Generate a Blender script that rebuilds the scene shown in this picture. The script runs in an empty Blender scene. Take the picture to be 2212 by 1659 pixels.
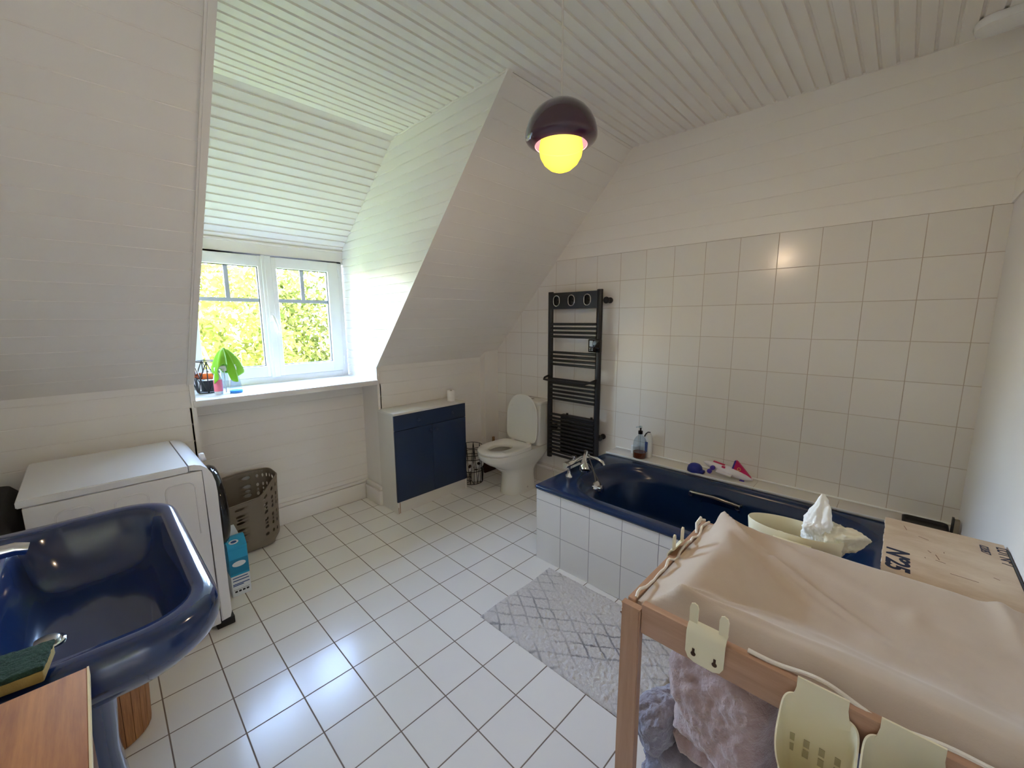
import bpy, bmesh, math, random
from math import sin, cos, pi, radians, sqrt, atan2, floor, hypot
from mathutils import Vector, Matrix, noise
random.seed(7)
C = bpy.context.scene.collection
scene = bpy.context.scene

# ------------------------------------------------------------------ materials
def lin(h):
    h = h.lstrip('#'); c = [int(h[i:i+2], 16) / 255 for i in (0, 2, 4)]
    return tuple((x / 12.92 if x <= .04045 else ((x + .055) / 1.055) ** 2.4) for x in c) + (1,)
class NT:
    def __init__(s, name):
        s.m = bpy.data.materials.new(name); s.m.use_nodes = True
        s.t = s.m.node_tree; s.n = s.t.nodes; s.n.clear()
        s.out = s.n.new('ShaderNodeOutputMaterial')
    def add(s, ty, **kw):
        n = s.n.new(ty)
        for k, v in kw.items(): setattr(n, k, v)
        return n
    def link(s, a, b): s.t.links.new(a, b)
    def math(s, op, a, b=None, c=None):
        n = s.n.new('ShaderNodeMath'); n.operation = op
        for i, v in enumerate((a, b, c)):
            if v is None: continue
            if isinstance(v, (int, float)): n.inputs[i].default_value = v
            else: s.link(v, n.inputs[i])
        return n.outputs[0]
    def mix(s, fac, a, b):
        n = s.n.new('ShaderNodeMix'); n.data_type = 'RGBA'
        for sock, v in ((n.inputs['Factor'], fac), (n.inputs[6], a), (n.inputs[7], b)):
            if isinstance(v, (int, float)): sock.default_value = v
            elif isinstance(v, tuple): sock.default_value = v
            else: s.link(v, sock)
        return n.outputs[2]
    def bsdf(s, **kw):
        b = s.n.new('ShaderNodeBsdfPrincipled')
        for k, v in kw.items(): b.inputs[k].default_value = v
        s.link(b.outputs[0], s.out.inputs[0]); s.b = b
        return b
    def obj(s): return s.add('ShaderNodeTexCoord').outputs['Object']
    def noise(s, scale, detail=2, rough=.5, vec=None, scl=None):
        n = s.add('ShaderNodeTexNoise'); n.inputs['Scale'].default_value = scale
        n.inputs['Detail'].default_value = detail; n.inputs['Roughness'].default_value = rough
        v = vec or s.obj()
        if scl:
            mp = s.add('ShaderNodeMapping'); mp.inputs['Scale'].default_value = scl; s.link(v, mp.inputs[0]); v = mp.outputs[0]
        s.link(v, n.inputs['Vector']); return n.outputs['Fac']
    def bump(s, h, strength=.2, dist=.005):
        b = s.add('ShaderNodeBump'); b.inputs['Strength'].default_value = strength; b.inputs['Distance'].default_value = dist
        s.link(h, b.inputs['Height']); s.link(b.outputs[0], s.b.inputs['Normal'])

def plain(name, col, rough=.5, var=.06, scale=8, bump=0, bscale=60, bdist=.002, scl=None, **kw):
    """procedural base: the colour mottled by noise, with optional fine bump"""
    t = NT(name); c = lin(col) if isinstance(col, str) else col
    b = t.bsdf(Roughness=rough, **kw)
    d = tuple(max(0, x * (1 - var)) for x in c[:3]) + (1,); l = tuple(min(1, x * (1 + var)) for x in c[:3]) + (1,)
    t.link(t.mix(t.noise(scale, 3, .55, scl=scl), d, l), b.inputs['Base Color'])
    if bump: t.bump(t.noise(bscale, 3, .6), bump, bdist)
    return t.m
def wood(name, c1, c2, scl=(1, 12, 12), scale=6, rough=.5, bump=.05):
    t = NT(name); b = t.bsdf(Roughness=rough)
    n = t.noise(scale, 5, .65, scl=scl)
    r = t.add('ShaderNodeMapRange'); r.inputs[1].default_value = .3; r.inputs[2].default_value = .72; t.link(n, r.inputs[0])
    t.link(t.mix(r.outputs[0], lin(c1), lin(c2)), b.inputs['Base Color']); t.bump(n, bump, .002)
    return t.m
def tiles(name, ax, pitch, off, rot=0, grout=.004, tile='#e9e6e0', gcol='#9a8f82', rough=.16, tilt=.012, var=.03, spec=.5):
    """square glazed tiles from world position; each tile gets its own tint and a slightly different tilt"""
    t = NT(name); b = t.bsdf(Roughness=rough); b.inputs['Specular IOR Level'].default_value = spec
    g = t.add('ShaderNodeNewGeometry'); v = g.outputs['Position']
    if rot:
        vr = t.add('ShaderNodeVectorRotate', rotation_type='Z_AXIS'); t.link(v, vr.inputs['Vector'])
        vr.inputs['Center'].default_value = (off[0], off[1], 0); vr.inputs['Angle'].default_value = -rot; v = vr.outputs[0]
    sp = t.add('ShaderNodeSeparateXYZ'); t.link(v, sp.inputs[0])
    ids, ms = [], []
    for i in (0, 1):
        u = t.math('DIVIDE', t.math('SUBTRACT', sp.outputs[ax[i]], off[i]), pitch)
        f = t.math('FRACT', u); ids.append(t.math('FLOOR', u))
        d = t.math('SUBTRACT', .5, t.math('ABSOLUTE', t.math('SUBTRACT', f, .5)))
        mr = t.add('ShaderNodeMapRange'); mr.inputs[1].default_value = grout / pitch * .5 - .002; mr.inputs[2].default_value = grout / pitch * .5 + .004
        mr.inputs[3].default_value = 1; mr.inputs[4].default_value = 0; t.link(d, mr.inputs[0]); ms.append(mr.outputs[0])
    mask = t.math('MAXIMUM', ms[0], ms[1])
    cb = t.add('ShaderNodeCombineXYZ'); t.link(ids[0], cb.inputs[0]); t.link(ids[1], cb.inputs[1])
    wn = t.add('ShaderNodeTexWhiteNoise'); t.link(cb.outputs[0], wn.inputs['Vector'])
    c = lin(tile); d = tuple(x * (1 - var) for x in c[:3]) + (1,)
    tc = t.mix(wn.outputs['Value'], d, c)
    gn = t.noise(5, 4, .6, vec=g.outputs['Position'])
    gc = t.mix(gn, lin(gcol), tuple(min(1, x * 1.9) for x in lin(gcol)[:3]) + (1,))
    t.link(t.mix(mask, tc, gc), b.inputs['Base Color'])
    rr = t.math('MULTIPLY_ADD', mask, .6, rough); t.link(rr, b.inputs['Roughness'])
    sc = t.add('ShaderNodeVectorMath', operation='MULTIPLY_ADD'); t.link(wn.outputs['Color'], sc.inputs[0])
    sc.inputs[1].default_value = (tilt, tilt, tilt); sc.inputs[2].default_value = (-tilt / 2,) * 3
    ad = t.add('ShaderNodeVectorMath', operation='ADD'); t.link(g.outputs['Normal'], ad.inputs[0]); t.link(sc.outputs[0], ad.inputs[1])
    nm = t.add('ShaderNodeVectorMath', operation='NORMALIZE'); t.link(ad.outputs[0], nm.inputs[0])
    bp = t.add('ShaderNodeBump'); bp.inputs['Strength'].default_value = .5; bp.inputs['Distance'].default_value = .0015
    hs = t.math('SUBTRACT', t.math('MULTIPLY', t.noise(6, 2, .5, vec=g.outputs['Position']), .5), mask)
    t.link(hs, bp.inputs['Height']); t.link(nm.outputs[0], bp.inputs['Normal']); t.link(bp.outputs[0], b.inputs['Normal'])
    return t.m
def glass(name, tint='#ffffff', rough=.02, fac=None):
    """clear thin glass: mostly passes light, with a fresnel mirror"""
    t = NT(name); tr = t.add('ShaderNodeBsdfTransparent'); tr.inputs[0].default_value = lin(tint)
    gl = t.add('ShaderNodeBsdfGlossy'); gl.inputs['Roughness'].default_value = rough
    lw = t.add('ShaderNodeLayerWeight'); lw.inputs[0].default_value = .5
    fr = t.math('MULTIPLY_ADD', t.math('POWER', lw.outputs['Facing'], 5), .9, .035)
    mx = t.add('ShaderNodeMixShader'); t.link(fr, mx.inputs[0]); t.link(tr.outputs[0], mx.inputs[1]); t.link(gl.outputs[0], mx.inputs[2])
    t.link(mx.outputs[0], t.out.inputs[0]); return t.m
def leafmat(name, c1, c2, trans=.45):
    t = NT(name)
    rnd = t.add('ShaderNodeNewGeometry').outputs['Random Per Island']
    col = t.mix(rnd, lin(c1), lin(c2))
    d = t.add('ShaderNodeBsdfDiffuse'); tl = t.add('ShaderNodeBsdfTranslucent'); t.link(col, d.inputs[0]); t.link(col, tl.inputs[0])
    mx = t.add('ShaderNodeMixShader'); mx.inputs[0].default_value = trans
    t.link(d.outputs[0], mx.inputs[1]); t.link(tl.outputs[0], mx.inputs[2]); t.link(mx.outputs[0], t.out.inputs[0]); return t.m
def rugmat():
    t = NT('bath_mat_pile'); b = t.bsdf(Roughness=.95)
    g = t.add('ShaderNodeNewGeometry'); w = t.add('ShaderNodeTexNoise'); w.inputs['Scale'].default_value = 9; w.inputs['Detail'].default_value = 3
    t.link(g.outputs['Position'], w.inputs['Vector'])
    ad = t.add('ShaderNodeVectorMath', operation='MULTIPLY_ADD'); t.link(w.outputs['Color'], ad.inputs[0]); ad.inputs[1].default_value = (.03, .03, 0); t.link(g.outputs['Position'], ad.inputs[2])
    sp = t.add('ShaderNodeSeparateXYZ'); t.link(ad.outputs[0], sp.inputs[0]); ms = []
    for s in (1, -1):
        u = t.math('ADD', t.math('MULTIPLY', sp.outputs[0], 1 / .085), t.math('MULTIPLY', sp.outputs[1], s / .125))
        f = t.math('ABSOLUTE', t.math('SUBTRACT', t.math('FRACT', u), .5))
        mr = t.add('ShaderNodeMapRange'); mr.inputs[1].default_value = .02; mr.inputs[2].default_value = .1; mr.inputs[3].default_value = 1; mr.inputs[4].default_value = 0
        t.link(f, mr.inputs[0]); ms.append(mr.outputs[0])
    fade = t.noise(3.2, 2, .5, vec=g.outputs['Position'])
    fr = t.add('ShaderNodeMapRange'); fr.inputs[1].default_value = .38; fr.inputs[2].default_value = .6; t.link(fade, fr.inputs[0])
    m = t.math('MULTIPLY', t.math('MULTIPLY', t.math('MAXIMUM', ms[0], ms[1]), fr.outputs[0]), .8)
    base = t.mix(t.noise(160, 3, .7, vec=g.outputs['Position']), lin('#bcb7b3'), lin('#eae6e2'))
    t.link(t.mix(m, base, lin('#6f6d72')), b.inputs['Base Color']); t.bump(t.noise(260, 2, .6, vec=g.outputs['Position']), .6, .004)
    return t.m
M = {}
M['white_board'] = plain('white_painted_boards', '#ece8e2', .42, .012, 3, bump=.06, bscale=30)
M['ceiling_board'] = plain('white_ceiling_boards', '#ebe7e0', .42, .015, 3, bump=.05, bscale=30)
M['plaster'] = plain('white_wall_paint', '#e6e3e2', .55, .015, 4, bump=.08, bscale=90)
M['floor'] = tiles('floor_tiles', (0, 1), .2, (.6538, 1.7852), -.0154, .0042, '#eeebe6', '#6a5d52', .2, .012, .03, .45)
M['wall_tile'] = tiles('wall_tiles', (1, 2), .2, (1.5693, 1.9809), 0, .0026, '#e8e4de', '#a3978b', .2, .012, .03)
M['apron_tile'] = tiles('bath_panel_tiles', (1, 2), .2, (1.363, .395), 0, .0028, '#e3e2e0', '#7c7a7c', .14, .008, .02)
M['ledge_tile'] = tiles('ledge_tiles', (1, 0), .395, (.95, 2.9), 0, .0025, '#dad5cd', '#8d8075', .16, .006, .02)
M['pvc'] = plain('white_window_plastic', '#eceded', .22, .01, 4)
M['seal'] = plain('grey_window_seal', '#55575a', .6, .05)
M['glass'] = glass('window_glass', '#f6faf8')
M['blue_enamel'] = plain('dark_blue_enamel', '#142a54', .14, .05, 3, **{'Coat Weight': .5, 'Coat Roughness': .06})
M['blue_tub'] = plain('dark_blue_acrylic', '#0d2850', .22, .05, 3)
M['blue_front'] = plain('navy_cabinet_paint', '#13294a', .42, .05, 6, bump=.04, bscale=40)
M['navy_detail'] = plain('navy_knob_paint', '#13294d', .35, .05, 6)
M['cab_white'] = plain('white_cabinet_board', '#dedad2', .4, .02, 5)
M['chip'] = wood('bare_chipboard', '#8a6a4a', '#b99673', (3, 3, 1), 20, .8)
M['ceramic'] = plain('white_ceramic', '#e2dfd6', .1, .01, 4, **{'Coat Weight': .3})
M['seat'] = plain('white_toilet_seat', '#e4e1d8', .2, .01, 4)
M['chrome'] = plain('chrome', '#d9dadb', .1, .03, 6, Metallic=1)
M['brushed'] = plain('dull_chrome', '#b9b4ab', .28, .05, 9, Metallic=1)
M['black'] = plain('matt_black_metal', '#141518', .42, .1, 20)
M['gloss_black'] = plain('gloss_black_plastic', '#0c0d0f', .08, .1, 6)
M['dark'] = plain('dark_grey_infill', '#2b2c2c', .9, .2, 20, bump=.3, bscale=80)
M['machine'] = plain('white_machine_enamel', '#e6e5e4', .25, .01, 3)
M['groove'] = plain('grey_seam', '#8b8985', .6, .05)
M['taupe'] = plain('taupe_plastic', '#7d7160', .45, .04, 6)
M['carton_blue'] = plain('cyan_blue_carton', '#1f9fcb', .5, .06, 8)
M['carton_teal'] = plain('teal_carton', '#0f7fa8', .5, .1, 8)
M['carton_white'] = plain('white_carton', '#dfe4e6', .5, .03, 8)
M['ink_blue'] = plain('blue_print', '#1e4c8c', .5, .05)
M['ink_dark'] = plain('dark_print', '#1c222b', .6, .05)
M['paper'] = plain('toilet_paper', '#efece6', .95, .03, 40, bump=.2, bscale=120)
M['hole'] = plain('dark_hollow', '#4a3427', .9, .1)
M['shade'] = plain('purple_brown_lacquer', '#46293a', .16, .08, 3, **{'Coat Weight': .6, 'Coat Roughness': .05})
M['shade_in'] = plain('lilac_lacquer', '#43303f', .4, .03, 3)
M['cord'] = plain('white_cable', '#e3ded6', .5, .02)
M['beech'] = wood('beech_wood', '#a8846a', '#bb987f', (14, 14, 1), 5, .45)
M['beech_y'] = wood('beech_rail_wood', '#a57f65', '#b8937a', (14, 1, 14), 5, .45)
M['beech_x'] = wood('beech_cross_wood', '#a57f65', '#b9957c', (1, 14, 14), 5, .45)
M['cloth'] = plain('beige_jersey', '#c0af9f', .92, .05, 30, bump=.25, bscale=420, bdist=.001, **{'Sheen Weight': .25})
M['piping'] = plain('white_elastic_hem', '#e8e3da', .9, .08, 90, bump=.6, bscale=300)
M['cream'] = plain('cream_plastic', '#e6dfc3', .35, .015, 6)
M['diaper'] = plain('white_nappy', '#eef0f0', .7, .05, 16, bump=.35, bscale=70)
M['diaper_inner'] = plain('pale_nappy_lining', '#ddd9c6', .8, .06, 18, bump=.4, bscale=60)
M['pink_towel'] = plain('dusty_pink_fleece', '#b39a96', 1, .14, 28, bump=.8, bscale=130, bdist=.006, **{'Sheen Weight': .5})
M['grey_towel'] = plain('grey_lilac_fleece', '#8f8b97', 1, .14, 30, bump=.8, bscale=130, bdist=.006, **{'Sheen Weight': .4})
M['navy_towel'] = plain('navy_cotton', '#161f45', .95, .12, 30, bump=.5, bscale=160)
M['sky_towel'] = plain('pale_blue_fleece', '#aebbe0', 1, .1, 30, bump=.8, bscale=130, bdist=.005, **{'Sheen Weight': .4})
M['brown_fur'] = plain('dark_brown_fur', '#3a2c26', 1, .3, 60, bump=1, bscale=200, bdist=.006)
M['rug'] = rugmat()
M['oak'] = wood('oak_veneer_top', '#8c4f14', '#b3722a', (16, 1.2, 8), 4, .7)
M['redwood'] = wood('reddish_cabinet_side', '#5d3423', '#7a4730', (8, 8, 1), 5, .45)
M['edge'] = plain('pale_edge_band', '#e2cfa6', .4, .03)
M['slatwood'] = wood('bin_wood', '#8d5a33', '#bb8450', (22, 22, .8), 7, .5, .12)
M['sponge_g'] = plain('green_scourer', '#1f3a2c', 1, .5, 70, bump=1, bscale=160, bdist=.006)
M['sponge_y'] = plain('tan_sponge', '#a08a50', 1, .2, 60, bump=.7, bscale=120, bdist=.004)
M['crate'] = wood('plywood', '#bfa68c', '#d6c4ae', (2.2, 1, 1), 7, .75)
M['stencil'] = plain('dark_blue_stencil', '#1a2440', .8, .25, 70)
M['green_cloth'] = plain('lime_microfibre', '#79b51c', .95, .1, 20, bump=.4, bscale=160, **{'Sheen Weight': .4})
M['amber'] = plain('brown_bottle', '#7c2f12', .15, .15, 8)
M['orange'] = plain('orange_cap', '#f08a1d', .4, .05)
M['orange_label'] = plain('orange_label', '#e5671f', .5, .1, 20)
M['pink_label'] = plain('pink_bottle', '#e0707f', .4, .15, 20)
M['clear'] = glass('clear_plastic', '#e9f0f4', .05)
M['blue_clear'] = glass('pale_blue_plastic', '#e6eefb', .06)
M['blue_liquid'] = plain('blue_liquid', '#35a9e0', .1, .05)
M['silver_white'] = plain('white_bottle', '#e4e7e7', .3, .03)
M['amber_liquid'] = plain('amber_soap', '#6b2a12', .1, .1)
M['toy_white'] = plain('white_toy_plastic', '#e4e2e8', .3, .02)
M['toy_purple'] = plain('purple_toy_plastic', '#4b3a9b', .35, .06)
M['toy_pink'] = plain('magenta_toy_plastic', '#c2245c', .35, .06)
M['toy_blue'] = plain('royal_blue_rubber', '#10217a', .45, .06)
M['ring_yellow'] = plain('yellow_print', '#e3b65a', .5, .05)
M['screen'] = plain('grey_screen', '#9aa6b4', .2, .15, 40)
M['red_dark'] = plain('dark_red_plastic', '#3c1210', .4, .1)
M['trunk'] = plain('pale_bark', '#8f8574', .9, .2, 12)
M['roof_tile'] = plain('terracotta', '#b5532f', .9, .2, 20)
M['lawn'] = plain('sunlit_grass', '#7d8c4a', 1, .3, 3)
M['leaf_a'] = leafmat('leaves_light', '#3f4818', '#7a7636')
M['leaf_b'] = leafmat('leaves_mid', '#2c3612', '#646434')
M['leaf_c'] = leafmat('leaves_grey', '#3c4124', '#6b6c40')
def emit(name, col, st):
    t = NT(name); e = t.add('ShaderNodeEmission'); e.inputs[1].default_value = st
    lw = t.add('ShaderNodeLayerWeight'); lw.inputs[0].default_value = .35
    t.link(t.mix(lw.outputs['Facing'], lin(col), lin('#ffd23c')), e.inputs[0]); tr = t.add('ShaderNodeBsdfTransparent'); mx = t.add('ShaderNodeMixShader'); mx.inputs[0].default_value = .85
    t.link(tr.outputs[0], mx.inputs[1]); t.link(e.outputs[0], mx.inputs[2]); t.link(mx.outputs[0], t.out.inputs[0]); return t.m
M['globe'] = emit('glowing_opal_globe', '#ffe264', .62)

# ------------------------------------------------------------------ object helpers
def wloc(o):
    v = Vector((0, 0, 0))
    while o is not None: v += o.location; o = o.parent
    return v
def obj(name, bm, mat, parent=None, smooth=35, keep=False):
    """link a bmesh (built in world coordinates) as ONE object under its parent"""
    bmesh.ops.recalc_face_normals(bm, faces=bm.faces[:]) if not keep else None
    if parent is not None:
        off = wloc(parent); bmesh.ops.translate(bm, verts=bm.verts[:], vec=-off)
    if smooth:
        a = radians(smooth)
        for f in bm.faces: f.smooth = True
        for e in bm.edges:
            if len(e.link_faces) == 2 and e.calc_face_angle(0) > a: e.smooth = False
    me = bpy.data.meshes.new(name); bm.to_mesh(me); bm.free()
    for m in (mat if isinstance(mat, list) else [mat]): me.materials.append(M[m] if isinstance(m, str) else m)
    o = bpy.data.objects.new(name, me); C.objects.link(o)
    if parent is not None: o.parent = parent
    return o
def thing(name, loc, label, cat, group=None, rot=0):
    o = bpy.data.objects.new(name, None); C.objects.link(o); o.location = loc; o.rotation_euler = (0, 0, rot)
    o.empty_display_size = .05
    return tag(o, label, cat, group)
def tag(o, label, cat, group=None):
    o['label'] = label; o['category'] = cat
    if group: o['group'] = group
    return o
def struct(o, top=True):
    if top: o['kind'] = 'structure'
    return o
def copy_tree(o, parent=None):
    c = o.copy(); C.objects.link(c)
    if parent is not None: c.parent = parent
    for ch in list(o.children): copy_tree(ch, c)
    return c
def B(): return bmesh.new()
def box(bm, lo, hi, bev=0, seg=2, mat=None):
    vs = [bm.verts.new((x, y, z)) for x in (lo[0], hi[0]) for y in (lo[1], hi[1]) for z in (lo[2], hi[2])]
    fs = [bm.faces.new([vs[i] for i in q]) for q in ((0, 1, 3, 2), (4, 6, 7, 5), (0, 4, 5, 1), (2, 3, 7, 6), (0, 2, 6, 4), (1, 5, 7, 3))]
    if bev:
        es = list({e for f in fs for e in f.edges})
        r = bmesh.ops.bevel(bm, geom=es, offset=bev, segments=seg, affect='EDGES', profile=.5)
    if mat is not None: bmesh.ops.transform(bm, matrix=mat, verts=vs if not bev else list({v for f in r['faces'] for v in f.verts} | {v for v in vs if v.is_valid}))
    return bm
def tube(bm, pts, r, n=10, closed=False, cap=True):
    pts = [Vector(p) for p in pts]; k = len(pts); rings = []; up = None
    for i, p in enumerate(pts):
        a = pts[(i - 1) % k] if (closed or i) else p; b = pts[(i + 1) % k] if (closed or i < k - 1) else p
        d = (b - a).normalized()
        if up is None:
            up = Vector((0, 0, 1)) if abs(d.z) < .9 else Vector((1, 0, 0))
        up = (up - d * up.dot(d)).normalized(); s = d.cross(up); rr = r[i] if isinstance(r, (list, tuple)) else r
        rings.append([bm.verts.new(p + up * cos(2 * pi * j / n) * rr + s * sin(2 * pi * j / n) * rr) for j in range(n)])
    for i in range(k if closed else k - 1):
        A, Bb = rings[i], rings[(i + 1) % k]
        for j in range(n): bm.faces.new((A[j], A[(j + 1) % n], Bb[(j + 1) % n], Bb[j]))
    if cap and not closed:
        bm.faces.new(rings[0][::-1]); bm.faces.new(rings[-1])
    return bm
def loft(bm, loops, cap0=True, cap1=True, closed=True):
    rs = [[bm.verts.new(p) for p in l] for l in loops]; n = len(rs[0])
    for a, b in zip(rs, rs[1:]):
        for j in range(n if closed else n - 1): bm.faces.new((a[j], a[(j + 1) % n], b[(j + 1) % n], b[j]))
    if cap0: bm.faces.new(rs[0][::-1])
    if cap1: bm.faces.new(rs[-1])
    return bm
def lathe(bm, prof, c=(0, 0, 0), n=28, mat=None, cap0=True, cap1=True):
    c = Vector(c); loops = []
    for r, z in prof:
        l = [Vector((r * cos(2 * pi * j / n), r * sin(2 * pi * j / n), z)) for j in range(n)]
        loops.append([(mat @ p if mat else p) + c for p in l])
    return loft(bm, loops, cap0, cap1)
def rrect(x0, x1, y0, y1, r, z, n=8, m=6):
    """rounded rectangle at height z: n+1 points a corner, m extra points a side"""
    r = min(r, (x1 - x0) / 2 - 1e-4, (y1 - y0) / 2 - 1e-4); P = []
    for cx, cy, a0 in ((x1 - r, y1 - r, 0), (x0 + r, y1 - r, pi / 2), (x0 + r, y0 + r, pi), (x1 - r, y0 + r, 3 * pi / 2)):
        P.append([Vector((cx + r * cos(a0 + pi / 2 * i / n), cy + r * sin(a0 + pi / 2 * i / n), z)) for i in range(n + 1)])
    out = []
    for k in range(4):
        out += P[k]; a, b = P[k][-1], P[(k + 1) % 4][0]
        out += [a.lerp(b, (i + 1) / (m + 1)) for i in range(m)]
    return out
def egg(cx, cy, lf, lb, hw, z, n=48, pf=2.0, pb=3.2):
    """toilet outline: front towards -X (length lf), squarer back (length lb)"""
    out = []
    for i in range(n):
        a = 2 * pi * i / n; c, s = cos(a), sin(a); p = pf if c > 0 else pb
        x = (abs(c) ** (2 / p)) * (-lf if c > 0 else lb); y = (abs(s) ** (2 / p)) * (1 if s > 0 else -1) * hw
        out.append(Vector((cx + x, cy + y, z)))
    return out
def prism(bm, poly, lo, hi, plane='xz'):
    """extrude a 2D polygon along the missing axis from lo to hi"""
    f = {'xz': lambda a, b, t: (a, t, b), 'yz': lambda a, b, t: (t, a, b), 'xy': lambda a, b, t: (a, b, t)}[plane]
    return loft(bm, [[Vector(f(a, b, lo)) for a, b in poly], [Vector(f(a, b, hi)) for a, b in poly]])
def clipped(bm, clips):
    for co, no in clips:
        r = bmesh.ops.bisect_plane(bm, geom=bm.verts[:] + bm.edges[:] + bm.faces[:], plane_co=co, plane_no=no, clear_outer=True)
        ed = [e for e in r['geom_cut'] if isinstance(e, bmesh.types.BMEdge)]
        if ed: bmesh.ops.edgenet_fill(bm, edges=ed)
    return bm
def boards(o, u, v, ul, vl, pitch, gw, gd, th=.03, start=0, clips=()):
    """tongue-and-groove cladding: grooved front face (normal u x v), flat back"""
    bm = B(); o, u, v = Vector(o), Vector(u), Vector(v); n = u.cross(v).normalized(); pr = [(0, 0)]
    k = start
    while k < ul - gw:
        if k > gw: pr += [(k - gw / 2, 0), (k - gw * .28, -gd), (k + gw * .28, -gd), (k + gw / 2, 0)]
        k += pitch
    pr.append((ul, 0))
    rows = []
    for uu, d in pr:
        p = o + u * uu; rows.append([bm.verts.new(p + n * d), bm.verts.new(p + n * d + v * vl), bm.verts.new(p - n * th), bm.verts.new(p - n * th + v * vl)])
    for a, b in zip(rows, rows[1:]):
        bm.faces.new((a[0], b[0], b[1], a[1])); bm.faces.new((a[2], a[3], b[3], b[2]))
        bm.faces.new((a[0], a[2], b[2], b[0])); bm.faces.new((a[1], b[1], b[3], a[3]))
    bm.faces.new((rows[0][0], rows[0][1], rows[0][3], rows[0][2])); bm.faces.new((rows[-1][0], rows[-1][2], rows[-1][3], rows[-1][1]))
    return clipped(bm, clips)
def text_bm(txt, size, mat, bold=0, shear=0, space=1.0):
    cu = bpy.data.curves.new('t', 'FONT'); cu.body = txt; cu.size = size; cu.extrude = .0004; cu.offset = bold; cu.shear = shear; cu.space_character = space
    o = bpy.data.objects.new('t', cu); C.objects.link(o); dg = bpy.context.evaluated_depsgraph_get()
    me = bpy.data.meshes.new_from_object(o.evaluated_get(dg)); bm = B(); bm.from_mesh(me); bmesh.ops.transform(bm, matrix=mat, verts=bm.verts[:])
    bpy.data.objects.remove(o); bpy.data.curves.remove(cu); bpy.data.meshes.remove(me); return bm
def T(x, y, z): return Matrix.Translation((x, y, z))
def Rz(a): return Matrix.Rotation(radians(a), 4, 'Z')
def Rx(a): return Matrix.Rotation(radians(a), 4, 'X')
def Ry(a): return Matrix.Rotation(radians(a), 4, 'Y')
def xform(bm, m): bmesh.ops.transform(bm, matrix=m, verts=bm.verts[:]); return bm
def smoothstep(x): x = max(0, min(1, x)); return x * x * (3 - 2 * x)
def subsurf(o, l=1):
    m = o.modifiers.new('sub', 'SUBSURF'); m.levels = l; m.render_levels = l; return o

# ------------------------------------------------------------------ camera
F, YAW, PIT, ROLL, H = 880.48, .8092, .1551, -.0044, 1.4926
cd = bpy.data.cameras.new('camera'); cam = bpy.data.objects.new('camera', cd); C.objects.link(cam)
cd.sensor_width = 36; cd.lens = 36 * F / 2212; cd.clip_start = .02; cd.clip_end = 300
fw = Vector((sin(YAW) * cos(PIT), cos(YAW) * cos(PIT), -sin(PIT))); r0 = Vector((cos(YAW), -sin(YAW), 0)); u0 = r0.cross(fw)
rr = r0 * cos(ROLL) + u0 * sin(ROLL); uu = -r0 * sin(ROLL) + u0 * cos(ROLL)
cam.matrix_world = Matrix.Translation((0, 0, H)) @ Matrix((rr, uu, -fw)).transposed().to_4x4()
scene.camera = cam

# ------------------------------------------------------------------ the room
XW, XL, XD, YK, ZC, ZK, YA = 2.823, .415, 1.558, 2.95, 2.685, 1.14, 1.508
XLW, YF, YB = -.5, -.287, -3.2
XRT = .15                               # return of the near wall, behind the camera          # left wall, near wall beside the bath, wall behind the camera
SLN = Vector((0, ZC - ZK, YK - YA)).normalized()          # slope normal (up and out)
SLD = Vector((0, YA - YK, ZC - ZK)); SLL = SLD.length; SLD.normalize()
bm = B(); box(bm, (XLW - .05, YB - .05, -.08), (XW + .05, 3.25, 0)); struct(obj('floor', bm, 'floor'))
PT = .062
# ceiling: flat boarded part (with the dormer's flat part) and the dormer's slope
clip_d = [((0, 0, 0), (0, 0, 0))]
bm = boards((XLW - .05, YB, ZC), (0, 1, 0), (1, 0, 0), YA + .02 - YB, XW - XLW + .1, PT, .015, .009)
cl = struct(obj('ceiling', bm, 'ceiling_board', smooth=0))
bm = boards((XL - .02, YA + .02, ZC), (0, 1, 0), (1, 0, 0), 2.549 - YA - .02, XD - XL + .04, PT, .015, .009, start=.03)
struct(obj('ceiling', bm, 'ceiling_board', cl, smooth=0), False)
dv = Vector((0, .8137, -.5812)).normalized()
bm = boards((XL - .02, 2.545, ZC), dv, (1, 0, 0), 1.075, XD - XL + .04, PT, .015, .009, start=.04)
struct(obj('ceiling', bm, 'ceiling_board', cl, smooth=0), False)
# roof slope left and right of the dormer
for x0, x1, nm in ((XLW - .05, XL - .004, 'wall_slope_left'), (XD + .004, XW + .05, 'wall_slope_right')):
    bm = boards((x1, YK, ZK), SLD, (-1, 0, 0), SLL, x1 - x0, .1, .006, .0025)
    struct(obj(nm, bm, 'white_board', smooth=0))
    bm = boards((x1, YK, 0), (0, 0, 1), (-1, 0, 0), ZK + .01, x1 - x0, .1, .006, .0025)
    struct(obj(nm.replace('slope', 'knee'), bm, 'white_board', smooth=0))
# dormer cheeks
YWN = 3.42
DSN = Vector((0, .5812, .8137)).normalized()
cheek = [(Vector((0, YK, ZK)) - SLN * .010, -SLN), ((0, 2.545, ZC + .02), DSN), ((0, 0, ZC + .01), (0, 0, 1))]
def cheek_bm(x, sgn):
    if sgn < 0: bm = boards((x, 1.45, 1.0), (0, 0, 1), (0, 1, 0), 1.75, 2.05, PT, .012, .007)
    else: bm = boards((x, YWN + .1, 1.0), (0, 0, 1), (0, -1, 0), 1.75, 2.05, PT, .012, .007)
    return clipped(bm, cheek)
bm = cheek_bm(XD, -1); bmesh.ops.recalc_face_normals(bm, faces=bm.faces[:])
struct(obj('wall_dormer_right', bm, 'white_board', smooth=0))
bm = cheek_bm(XL, 1); struct(obj('wall_dormer_left', bm, 'white_board', smooth=0))
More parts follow.
